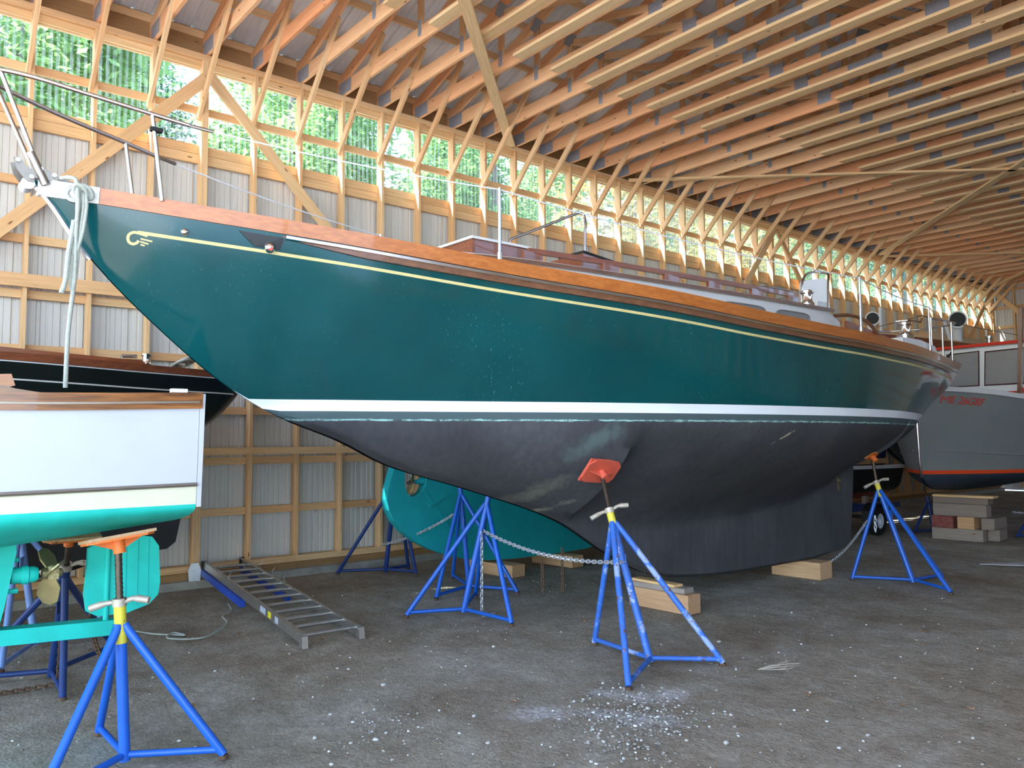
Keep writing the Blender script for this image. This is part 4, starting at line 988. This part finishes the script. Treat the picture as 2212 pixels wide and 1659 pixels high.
for xx, s_ in ((-6.66, 1), (-8.44, -1)):
    wo = MB().lathe([(.13, -.075), (.22, -.075), (.245, -.05), (.25, 0), (.245, .05), (.22, .075), (.13, .075), (.13, -.075)], (xx, WY, .247), (1, 0, 0), 24, False).build('tyre', M['rubber'], tl_, True)
    MB().lathe([(0, .02), (.05, .03), (.06, .05), (.12, .055), (.14, .07), (.145, .0), (0, .0)], (xx, WY, .247), (s_, 0, 0), 20).build('wheel_rim', M['vinyl'], wo, True)
MB().prism([(-.32, -.02), (-.30, .16), (-.15, .28), (.15, .28), (.30, .16), (.32, -.02), (.29, -.02), (.27, .14), (.14, .25), (-.14, .25), (-.27, .14), (-.29, -.02)], (-6.66, WY, .27), (0, 1, 0), (0, 0, 1), .2).build('mudguard', M['black'], tl_)

# ================================================================== jack stands
def jackstand(label, c, feet, ptop, rod=None, pad=None, paint='blue', padmat='orange', padk=1.0, yellow=.14, handle=True, group=None, handle_dir=None, tab=True):
    c = Vector((c[0], c[1], 0)); ptop = Vector(ptop)
    o = thing('jack_stand', label, 'jack stand', (c.x, c.y, 0), group)
    ax = (ptop - c).normalized(); c0 = c + ax * .022
    yb = ptop - ax * yellow
    po = MB().tube([c0, yb], .029, 12).build('post', M[paint], o, True)
    MB().tube([yb, ptop], .0305, 12).build('collar', M['yellow' if yellow else paint], o, True, 'yellow painted collar')
    for f in feet:
        F_ = Vector((f[0], f[1], .022)); out = (F_ - c0); out.z = 0; out.normalize()
        a = ptop - ax * .10 + out * .02; b = ptop - ax * .19 + out * .075
        MB().tube(smooth_path([a, b, F_], 6), .023, 10).build('leg', M[paint], o, True)
        MB().tube([c0 + Vector((0, 0, .03)), F_ + (c0 - F_).normalized() * .02 + Vector((0, 0, .025))], .018, 10).build('base_strut', M[paint], o, True)
        MB().lathe([(0, 0), (.025, 0), (.024, .02), (0, .02)], (F_.x, F_.y, 0.0), n=10).build('foot', M['rust_chain'], o, True)
    if tab: MB().prism([(-.05, -.035), (.05, -.045), (.05, .035), (-.05, .045)], ptop - ax * .36 + Vector((.03, -.01, 0)), (.8, -.6, 0), (0, 0, 1), .006).build('chain_tab', M[paint], o)
    if rod is None:
        MB().lathe([(.02, 0), (.031, 0), (.031, .008), (.02, .008), (.02, 0)], ptop, ax, 14, False).build('pipe_rim', M['handle'], o, True); return o
    rod = Vector(rod); rv = (rod - ptop); L_ = rv.length; rv.normalize()
    sc = [ptop + rv * 0]; rr = [.019]; k = max(4, int(L_ / .012))
    pts = []; rad = []
    for i in range(k + 1):
        pts.append(ptop + rv * (L_ * i / k)); rad.append(.0195 if i % 2 else .0165)
    MB().tube(pts, rad, 10).build('screw', M['rod'], o, True)
    if handle:
        h0 = ptop + ax * .012
        MB().lathe([(.02, -.02), (.036, -.02), (.036, .02), (.02, .02), (.02, -.02)], h0, ax, 12, False).build('nut', M['handle'], o, True)
        hd = Vector(handle_dir or (.64, .77, .0)).normalized()
        for sg in (-1, 1):
            d = hd * sg
            MB().tube(smooth_path([h0 + d * .03, h0 + d * .075 + Vector((0, 0, .008 * sg + .006)), h0 + d * .155 + Vector((0, 0, -.012 + .01 * sg))], 4), [.011] * 2 + [.014] * 3 + [.019] * 4, 10).build('handle', M['handle'], o, True)
    if pad is not None:
        n_ = Vector(pad).normalized(); x_, y_, z_ = frame(n_, Vector((0, 1, 0)) if abs(n_.y) < .9 else Vector((0, 0, 1)))
        a, b, q = .165 * padk, .115 * padk, .045 * padk
        poly = [(-a + q, -b), (a - q, -b), (a, -b + q), (a, b - q), (a - q, b), (-a + q, b), (-a, b - q), (-a, -b + q)]
        po_ = MB().prism(poly, rod, z_, y_, .012).build('pad', M[padmat], o, False, 'painted steel pad')
        MB().lathe([(0, -.075), (.03, -.075), (.032, 0), (0, 0)], rod, n_, 14).build('pad_socket', M[padmat], po_, True)
        for sg in (-1, 1):
            MB().prism([(-.03, 0), (.135 * padk, 0), (.03, -.05), (-.03, -.06)], rod + y_ * .0, z_ * sg, n_, .012).build('pad_rib', M[padmat], po_)
        MB().prism([(-a, -b), (a, -b), (a, b), (-a, b)], rod + n_ * .014, z_, y_, .016).build('pad_face', M['crib'] if padmat == 'orange' else M[padmat], po_)
    return o
jackstand('worn blue jack stand with a red tilted pad under the green hull side', (-4.015, 4.655), [(-4.704, 4.758), (-3.731, 4.093), (-3.661, 5.045)], (-4.385, 4.625, 1.105), G.pt(4.72, 1.43, 1, .028), (-.74, .12, .66), 'blue_worn', 'redpad', 1.0, .10, handle_dir=(.5, .8, .25))
jackstand('blue jack stand with yellow collar bracing the green stern, nearest the rudder', (-4.21, 9.43), [(-4.79, 9.138), (-3.689, 9.115), (-4.15, 10.04)], (-4.585, 9.40, 1.13), G.pt(9.38, 1.475, 1, .03), (-.62, 0, .78), 'blue', 'orange', .5, .16, handle_dir=(.55, .8, .25))
jackstand('bare blue jack stand without a screw, chained to its neighbour, near the ladder end', (-6.337, 4.624), [(-6.576, 4.138), (-5.661, 4.672), (-6.926, 5.219)], (-6.18, 4.82, 1.13), None, None, 'blue', yellow=0.001)
jackstand('blue jack stand behind the bare one, close to the teal keel', (-7.28, 5.40), [(-7.08, 4.82), (-6.77, 5.67), (-8.02, 5.70)], (-7.30, 5.29, 1.14), (-7.36, 5.30, 1.36), None, 'blue', yellow=0.001, handle=False)
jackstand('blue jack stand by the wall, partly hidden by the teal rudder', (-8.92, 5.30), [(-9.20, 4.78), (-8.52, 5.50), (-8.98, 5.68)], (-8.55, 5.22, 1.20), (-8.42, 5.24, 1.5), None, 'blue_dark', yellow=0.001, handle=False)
jackstand('bright blue jack stand in front with orange pad under the white launch', (-4.596, 1.178), [(-4.346, 1.601), (-5.149, 1.175), (-4.27, .72)], (-4.61, 1.135, .825), (-4.62, 1.12, 1.165), (-.14, -.12, 1), 'blue', 'orange', 1.0, .20, handle_dir=(.64, .77, .07), tab=False)
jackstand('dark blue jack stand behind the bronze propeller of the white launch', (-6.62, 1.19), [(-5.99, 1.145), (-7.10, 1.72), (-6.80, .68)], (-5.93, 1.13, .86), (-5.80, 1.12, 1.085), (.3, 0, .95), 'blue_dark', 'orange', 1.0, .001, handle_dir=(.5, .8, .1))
jackstand('pale blue jack stand under the black-green sloop at the left edge', (-7.62, 1.25), [(-7.0, .93), (-7.52, 1.82), (-8.35, .98)], (-7.80, 1.12, 1.05), (-7.84, 1.08, 1.20), None, 'blue_pale', yellow=.001, handle=False)
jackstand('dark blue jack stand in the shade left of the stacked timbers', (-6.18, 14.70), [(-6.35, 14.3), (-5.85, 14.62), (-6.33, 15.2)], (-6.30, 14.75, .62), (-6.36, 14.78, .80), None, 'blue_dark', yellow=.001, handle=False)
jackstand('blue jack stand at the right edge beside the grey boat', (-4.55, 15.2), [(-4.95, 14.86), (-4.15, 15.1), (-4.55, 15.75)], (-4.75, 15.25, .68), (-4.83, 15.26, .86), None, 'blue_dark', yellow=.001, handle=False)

# ================================================================== timbers
def timber(name, label, x0, x1, y0, y1, z0, z1, mat, rz=0.0, group=None):
    cx, cyy = (x0 + x1) / 2, (y0 + y1) / 2; a, b = (x1 - x0) / 2, (y1 - y0) / 2; h = z1 - z0; q = .006
    v = []
    for z, i in ((0, q), (q, 0), (h - q, 0), (h, q)):
        for sx, sy_ in ((-1, -1), (1, -1), (1, 1), (-1, 1)): v.append((sx * (a - i), sy_ * (b - i), z))
    f = [(3, 2, 1, 0), (12, 13, 14, 15)] + [(k * 4 + i, k * 4 + (i + 1) % 4, k * 4 + 4 + (i + 1) % 4, k * 4 + 4 + i) for k in range(3) for i in range(4)]
    m = mesh(name, v, f); o = bpy.data.objects.new(name, m); m.materials.append(M[mat]); COL.objects.link(o)
    o.location = (cx, cyy, z0); o.rotation_euler = (0, 0, rz); tag(o, label, 'timber', group); return o
timber('timber_block', 'squared brown timber on the gravel, lowest of the stack under the green keel', -5.60, -4.87, 6.18, 6.37, 0, .185, 'crib', .02)
timber('timber_block', 'thin weathered plank on the squared timber beneath the green keel', -5.58, -4.93, 6.19, 6.34, .186, .24, 'crib_grey', .05)
timber('timber_shim', 'flat wooden shim on top of the stack under the green keel', -5.58, -5.02, 6.18, 6.31, .241, .268, 'strip', -.03)
timber('timber_block', 'pale square timber under the rear of the green keel', -5.66, -5.03, 8.84, 9.12, 0, .20, 'crib', .03)
timber('timber_block', 'pale timber under the teal keel behind the bare stand', -8.35, -7.55, 6.20, 6.42, 0, .15, 'crib', .1)
timber('timber_block', 'lower of the two brown timbers under the front of the teal keel', -8.35, -7.62, 7.28, 7.50, 0, .085, 'crib', .08)
timber('timber_block', 'upper of the two brown timbers under the front of the teal keel', -8.35, -7.62, 7.28, 7.50, .086, .151, 'crib', .08)
timber('crib_timber', 'grey bottom timber of the cribbing, nearest the camera', -5.86, -5.10, 13.86, 14.06, 0, .19, 'crib_grey', .05)
timber('crib_timber', 'pale grey timber end at the bottom right of the cribbing', -5.15, -4.98, 14.16, 14.62, 0, .185, 'crib_grey', .1)
timber('crib_timber', 'red stained timber end in the second layer of the cribbing', -5.85, -5.52, 13.84, 14.55, .191, .385, 'crib_red', .0)
timber('crib_timber', 'brown timber end in the second layer of the cribbing', -5.47, -5.22, 13.86, 14.55, .191, .385, 'crib', .02)
timber('crib_timber', 'olive timber end at the right of the second cribbing layer', -5.16, -4.97, 13.98, 14.55, .191, .375, 'crib_grey', .03)
timber('crib_timber', 'whitish timber with red paint specks, third layer of the cribbing', -5.84, -5.04, 13.88, 14.10, .387, .585, 'crib_grey', .03)
timber('crib_timber', 'brown grey timber, fourth layer of the cribbing', -5.84, -5.02, 13.90, 14.12, .587, .69, 'crib_grey', .05)
timber('crib_plank', 'light yellow plank topping the cribbing under the grey bow', -5.85, -4.95, 13.9, 14.16, .691, .728, 'strip', .06)

# ================================================================== chains and ropes
def chain_mesh(pts, L=.044, r=.0052):
    P_ = [Vector(p) for p in pts]; cum = [0]
    for a, b in zip(P_[:-1], P_[1:]): cum.append(cum[-1] + (b - a).length)
    def at_(s_):
        for i in range(len(P_) - 1):
            if s_ <= cum[i + 1]: return P_[i].lerp(P_[i + 1], (s_ - cum[i]) / max(cum[i + 1] - cum[i], 1e-6)), (P_[i + 1] - P_[i]).normalized()
        return P_[-1], (P_[-1] - P_[-2]).normalized()
    mb = MB(); n = int(cum[-1] / (L * .74))
    for i in range(n):
        p, d = at_((i + .5) * L * .74); x, y, z = frame(d, Vector((.1, .2, 1))); w = y if i % 2 else z
        h = L / 2 - .012; pp = []
        for k in range(12):
            a = 2 * math.pi * k / 12; pp.append(p + x * (math.cos(a) * .0125 + (h if math.cos(a) > 0 else -h)) + w * (math.sin(a) * .0125))
        mb.tube(pp, r, 5, closed=True)
    return mb
def sag(a, b, s_, n=24):
    a, b = Vector(a), Vector(b); return [a.lerp(b, i / n) + Vector((0, 0, -4 * s_ * (i / n) * (1 - i / n))) for i in range(n + 1)]
def chain(label, pts, mat='galv', **k): return tag(chain_mesh(pts, **k).build('chain', M[mat], None, True), label, 'chain')
chain('galvanised chain stretched from the bare stand to the red padded stand', sag((-6.20, 4.76, .80), (-4.21, 4.60, .74), .09), L=.05, r=.006)
chain('galvanised chain hanging from the bare stand down to the gravel', [(-6.19, 4.745, .79), (-6.19, 4.74, .03), (-6.13, 4.72, .012), (-6.1, 4.80, .012), (-6.16, 4.86, .012)], L=.05, r=.0048)
chain('chain sloping down from the stern stand towards the far side of the keel', sag((-4.63, 9.22, .70), (-5.20, 9.42, .15), .05) + [Vector((-5.5, 9.52, .06)), Vector((-5.8, 9.6, .02))], L=.05)
chain('short chain end dangling from the stern stand tab', [(-4.60, 9.36, .75), (-4.60, 9.36, .55)], L=.05)
chain('grey chain running in front of the teal rudder to the stand behind', sag((-8.52, 5.02, .42), (-7.33, 5.25, .86), .05), L=.05)
chain('rusty chain hanging down the dark blue stand behind the propeller', [(-6.12, 1.16, .62), (-6.3, 1.17, .03), (-6.35, 1.0, .015), (-6.4, .6, .015)], 'rust_chain')
chain('short rusty chain looped from the dark stand to the front stand', sag((-6.05, 1.30, .52), (-4.92, 1.20, .44), .12), 'rust_chain')
chain('chain hanging free left of the green keel', [(-5.55, 4.95, .60), (-5.55, 4.95, .27)], 'rust_chain', L=.042, r=.004)
chain('chain with a hook hanging free nearest the green keel', [(-5.55, 5.20, .66), (-5.55, 5.20, .24)], 'rust_chain', L=.042, r=.004)
chain('thin chain stretched across behind the cribbing', sag((-5.0, 14.9, .42), (-4.0, 15.4, .42), .02), L=.05)
def rope(label, pts, r=.007, sub=6, name='rope'): return tag(MB().tube(smooth_path(pts, sub), r, 8).build(name, M['rope'], None, True), label, 'rope')
rope('thin white cord curling over the gravel beside the ladder', [(-7.75, 1.98, .012), (-7.45, 2.10, .012), (-7.30, 2.22, .012), (-7.20, 2.30, .014), (-7.33, 2.24, .02), (-7.18, 2.16, .012), (-7.02, 2.40, .012), (-7.40, 2.73, .012), (-7.75, 2.82, .012), (-7.95, 2.98, .012), (-8.3, 3.08, .012), (-8.40, 3.20, .012)])
bx = -5.105
rp_ = thing('mooring_line', 'white mooring line hanging in loops from the green bow', 'rope', (bx, .97, 2.0))
MB().tube(smooth_path([(-5.2, .90, 3.215), (-5.12, .94, 3.205), (bx, .968, 3.16), (bx + .012, .972, 2.9), (bx + .01, .965, 2.6), (bx, .945, 2.3), (bx, .94, 1.985)], 6), .0125, 10).build('standing_part', M['rope'], rp_, True)
for k, (dx, dy, zl) in enumerate(((.012, .016, 2.62), (.018, -.012, 2.55), (.026, .03, 2.75))):
    MB().tube(smooth_path([(bx - .02, .985 + dy, 3.14), (bx + dx, .985 + dy, 3.05), (bx + dx + .01, .975 + dy * .8, 2.9), (bx + dx, .97 + dy * .3, zl + .05), (bx + dx - .01, .955 + dy * .2, zl), (bx + dx - .015, .95, zl + .08), (bx + dx - .01, .965 - dy * .3, 2.9), (bx - .015, 1.0, 3.13)], 6), .0095, 8).build('loop', M['rope'], rp_, True)
MB().tube(smooth_path([(bx + .01, .955, 2.95), (bx + .02, .93, 2.75), (bx + .02, .92, 2.6), (bx + .02, .90, 2.52)], 6), .014, 8).build('tail', M['rope'], rp_, True)
for k in range(2): MB().tube(arc((bx + .0, 1.015 - .03 * k, 3.13), .035, 0, 350, 14, (0, 1, -.5), (.6, 0, .8)), .0115, 8, closed=True).build('hitch', M['rope'], rp_, True)

# ================================================================== ladder
ld = thing('extension_ladder', 'aluminium extension ladder lying on the gravel with its far end on the kerb', 'ladder', (-7.8, 3.2, 0))
a0, a1 = Vector((-6.19, 2.91, .062)), Vector((-9.38, 3.19, .262)); b0, b1 = Vector((-6.18, 3.42, .062)), Vector((-9.38, 3.63, .262))
upl = (b0 - a0).cross(a1 - a0).normalized()
if upl.z < 0: upl = -upl
for nm, p, q in (('rail', a0, a1), ('rail', b0, b1)):
    mb = MB(); s_ = 1 if p is a0 else -1; d = (b0 - a0).normalized() * s_
    mb.bar(p, q, .006, .085, upl); mb.bar(p + upl * .040 + d * .014, q + upl * .040 + d * .014, .03, .005, upl); mb.bar(p - upl * .040 + d * .014, q - upl * .040 + d * .014, .03, .005, upl)
    mb.build('side_rail', M['alu'], ld)
for i in range(12):
    t_ = (i + .35) / 12.2; p, q = a0.lerp(a1, t_) + upl * .005, b0.lerp(b1, t_) + upl * .005
    MB().tube([p, q], .017, 10).build('rung', M['alu'], ld, True)
for p in (a0, b0):
    d = (a0 - a1).normalized()
    fo = MB().prism([(-.03, .035), (.03, .035), (.055, -.055), (-.02, -.055)], p + d * .01, d, upl, .05).build('shoe', M['alu'], ld)
    MB().box(p.x + .02, p.x + .036, p.y - .018, p.y + .018, .03, .075).build('shoe_pad', M['label_s'], fo)
for p, q in ((a0, a1), (b0, b1)):
    MB().bar(p.lerp(q, .52) - upl * .085, q - upl * .085 , .05, .075, upl).build('lower_rail', M['ladder_blue'], ld, False, 'blue rail of the section underneath')
    MB().bar(q, q + (q - p).normalized() * .02, .05, .09, upl).build('end_cap', M['black'], ld)
for t0_, t1_, mm in ((.30, .345, 'label_s'), (.25, .275, 'label_y'), (.19, .215, 'label_s')):
    MB().bar(a0.lerp(a1, t0_) - (b0 - a0).normalized() * .0045, a0.lerp(a1, t1_) - (b0 - a0).normalized() * .0045, .002, .055, upl).build('sticker', M[mm], ld)
wire = MB()
for i, t_ in enumerate((.55, .66, .78, .9)):
    for p, q in ((a0, a1), (b0, b1)):
        c_ = p.lerp(q, t_); wire.tube(smooth_path([c_ + Vector((0, 0, .05)), c_ + Vector((.02, -.03, .09)), c_ + Vector((.05, -.02 + .01 * i, .14))], 4), .0015, 4)
wire.build('tie_wire', M['vinyl'], ld)
kt = MB().prism([(-.06, 0), (.06, 0), (.07, .12), (.04, .20), (-.04, .20), (-.07, .12)], (-9.42, 3.10, .09), (.15, 1, 0), (0, 0, 1), .012).build('steel_bracket', M['galv'])
tag(kt, 'grey steel bracket at the foot of the wall beside the ladder end', 'bracket')

# ================================================================== things lying on the gravel
sh = MB().prism([(-.75, -.02), (-.3, -.12), (.7, -.2), (.9, .1), (.2, .14), (-.4, .1)], (-3.75, 12.0, .012), (.7, .72, 0), (-.72, .7, 0), .012).build('sheet', M['paper']); tag(sh, 'pale flat sheet lying on the gravel at the right edge', 'sheet')
def stone_mesh(rg, s):
    v = []; f = []; n, m_ = 7, 4
    for j in range(m_ + 1):
        th = math.pi * j / m_
        for i in range(n):
            ph = 2 * math.pi * i / n; k = rg.uniform(.75, 1.2)
            v.append((s * k * math.sin(th) * math.cos(ph), s * .75 * k * math.sin(th) * math.sin(ph), s * .55 * (math.cos(th) + .55)))
    for j in range(m_):
        for i in range(n): f.append((j * n + i, (j + 1) * n + i, (j + 1) * n + (i + 1) % n, j * n + (i + 1) % n))
    return v, f
SV = [stone_mesh(random.Random(i), 1.0) for i in range(6)]
SMs = [mesh('stone', v, f) for v, f in SV]
for m in SMs: m.materials.append(M['stone'])
spots = [(-2.1, 2.9), (-2.35, 3.55), (-3.2, 3.3), (-3.4, 3.9), (-3.0, 4.2), (-3.05, 3.05), (-2.75, 3.8), (-4.6, 2.35), (-4.3, 2.1), (-4.5, 2.6), (-4.05, 2.35), (-3.9, 2.0), (-3.75, 1.75), (-2.3, 4.5), (-1.9, 4.9), (-1.6, 3.3), (-1.7, 5.6), (-2.7, 5.7), (-4.0, 3.0), (-3.6, 2.8), (-4.9, 2.9), (-2.6, 2.55), (-5.4, 2.9), (-3.3, 6.1), (-2.2, 6.7), (-4.75, 5.4), (-4.1, 5.6), (-5.2, 4.1), (-4.9, 3.6), (-3.45, 3.55)]
for i, (x, y) in enumerate(spots):
    o = bpy.data.objects.new('stone', SMs[i % 6]); COL.objects.link(o); s_ = RND.uniform(.011, .02)
    o.location = (x, y, -.004); o.scale = (s_, s_, s_); o.rotation_euler = (0, 0, RND.uniform(0, 6))
    tag(o, 'small pale stone lying loose on the gravel floor', 'stone', 'loose pale stones on the gravel')
rs = random.Random(5); v = []; f = []
def scatter(x, y, s):
    sv, sf = SV[rs.randrange(6)]; a = rs.uniform(0, 6.28); ca, sa = math.cos(a) * s, math.sin(a) * s; b = len(v)
    for p in sv[::1]: v.append((x + p[0] * ca - p[1] * sa, y + p[0] * sa + p[1] * ca, p[2] * s - .003))
    for q in sf: f.append(tuple(i + b for i in q))
for i in range(5200):
    d = 1.6 + 9 * rs.random() ** 1.5; a = rs.uniform(-.35, 1.62); x, y = -math.sin(a) * d, math.cos(a) * d
    if x < -9.3 or x > 2.2: continue
    scatter(x, y, rs.choice((.003, .0035, .004, .005, .006, .008, .004, .005, .011)))
for i in range(900):
    cx_, cy_ = rs.choice(((-3.62, 4.05), (-3.3, 3.75), (-3.5, 3.6), (-3.2, 3.9), (-4.2, 2.5), (-3.1, 3.35))); scatter(rs.gauss(cx_, .17), rs.gauss(cy_, .15), rs.choice((.004, .005, .007, .009, .012)))
gs = MB().add(v, f).build('gravel', M['gravel_bits']); gs['kind'] = 'stuff'; tag(gs, 'fine loose gravel strewn over the packed floor', 'gravel')
lv = []
for s0 in range(3):
    rr = random.Random(40 + s0); pts = [(-1, 0, .1), (-.4, .45, .3), (.1, .28, .1), (.5, .5, .35), (1, .05, .2), (.45, -.45, .3), (0, -.25, .08), (-.5, -.4, .35)]
    pts = [(x + rr.uniform(-.1, .1), y + rr.uniform(-.1, .1), z * rr.uniform(.5, 1.6)) for x, y, z in pts]
    vv_ = [(0, 0, .02)] + pts + [(p[0], p[1], p[2] - .04) for p in [(0, 0, .02)] + pts]
    n = len(pts); ff_ = [(0, 1 + i, 1 + (i + 1) % n) for i in range(n)] + [(n + 1, n + 2 + (i + 1) % n, n + 2 + i) for i in range(n)] + [(1 + i, n + 2 + i, n + 2 + (i + 1) % n, 1 + (i + 1) % n) for i in range(n)]
    m = mesh('leaf', vv_, ff_); m.materials.append(M['leaf_dry']); lv.append(m)
for i, (x, y) in enumerate(((-5.35, 5.28), (-4.05, 3.35), (-2.4, 5.15), (-2.1, 5.4), (-6.9, 3.9), (-7.5, 4.5), (-6.35, 3.15), (-5.3, 1.75), (-2.6, 6.9), (-6.6, 4.9), (-8.2, 4.6), (-3.15, 7.2), (-7.0, 2.7), (-4.3, 11.3), (-4.8, 10.9), (-7.3, 5.9), (-2.9, 4.9))):
    o = bpy.data.objects.new('leaf', lv[i % 3]); COL.objects.link(o); s_ = RND.uniform(.025, .042); o.scale = (s_, s_, s_); o.location = (x, y, .0); o.rotation_euler = (0, 0, RND.uniform(0, 6))
    tag(o, 'dry brown leaf lying on the gravel floor', 'leaf', 'dry leaves on the gravel')
tw_ = MB(); rr = random.Random(3)
for i in range(7):
    a = rr.uniform(-.6, .6); tw_.tube(smooth_path([(-3.42, 5.12, .01), (-3.36 + .02 * i, 5.2 + .02 * rr.random(), .02 + .03 * rr.random()), (-3.28 + .1 * a, 5.32 + .05 * rr.random(), .01 + .07 * rr.random())], 4), .0022, 4)
tag(tw_.build('twig', M['twig']), 'forked dry twig by the right foot of the red padded stand', 'twig')

# ================================================================== trees outside the clear panels
def foliage_mesh(seed, n, rx, rz, leaf):
    rg = random.Random(seed); v = []; f = []
    cl = [(rg.uniform(-rx, rx) * .8, rg.uniform(-rx, rx) * .8, rg.uniform(-rz, rz)) for _ in range(40)]
    for i in range(n):
        c_ = rg.choice(cl); k = .55 + .45 * (1 - abs(c_[2]) / rz)
        p = Vector((c_[0] * k + rg.gauss(0, rx * .16), c_[1] * k + rg.gauss(0, rx * .16), c_[2] + rg.gauss(0, rz * .10)))
        hr = math.hypot(p.x, p.y)
        if hr > 2.3: p.x *= 2.3 / hr; p.y *= 2.3 / hr
        d = Vector((rg.gauss(0, 1), rg.gauss(0, 1), rg.gauss(0, .6))).normalized(); x, y, z = frame(d); s = leaf * rg.uniform(.6, 1.4); b = len(v)
        v += [p - x * s, p + y * s * .45, p + x * s, p - y * s * .45]; f.append((b, b + 1, b + 2, b + 3))
    return mesh('foliage', v, f)
FM = [foliage_mesh(i, 13000, 2.2, 5.2, .105) for i in range(3)]
FMM = {}
kinds = [('leaf_green', 'light green'), ('leaf_dark', 'dark green'), ('leaf_gold', 'yellowing'), ('leaf_red', 'reddish')]
rt_ = random.Random(21); ti = 0
tspots = []
for row, (xb_, dy) in enumerate(((-15.5, 5.3), (-21.5, 5.4), (-28, 6.0))):
    y = -14 + row * 1.7
    while y < 60: tspots.append((xb_ + rt_.uniform(-.5, .5), y + rt_.uniform(-.15, .15), row)); y += dy
tspots = [q for q in tspots if not (q[2] == 0 and -6 < q[1] < -2)] + [(-13.2, -5.2, 9)]  # last one is an unseen tree added to block sun on the floor
for (x, y, row) in tspots:
    k = rt_.choices((0, 1, 2, 3), (6, 4, 2, .3))[0]; key = (ti % 3, k)
    if key not in FMM:
        m = FM[key[0]].copy(); m.materials.append(M[kinds[k][0]]); FMM[key] = m
    h = rt_.uniform(9.5, 12) + row * 2.2 if row < 9 else 16.5
    o = thing('tree', f'{kinds[k][1]} leafy tree outside the clear wall panels', 'tree', (x, y, -.06), f'{kinds[k][1]} trees outside the left wall')
    MB().tube(smooth_path([(x, y, -.06), (x + rt_.uniform(-.2, .2), y + rt_.uniform(-.2, .2), h * .5), (x + rt_.uniform(-.5, .5), y + rt_.uniform(-.5, .5), h)], 4), [.16, .155, .15, .14, .13, .11, .09, .06, .03], 7).build('trunk', M['bark'], o, True)
    fo = bpy.data.objects.new('foliage', FMM[key]); COL.objects.link(fo); fo.parent = o; fo.matrix_local = Matrix.Translation((0, 0, h * .62)) @ Matrix.Rotation(rt_.uniform(0, 6), 4, 'Z') @ Matrix.Diagonal((1.1, 1.1, h / 13, 1) if row < 9 else (.55, .55, 1.0, 1))
    ti += 1
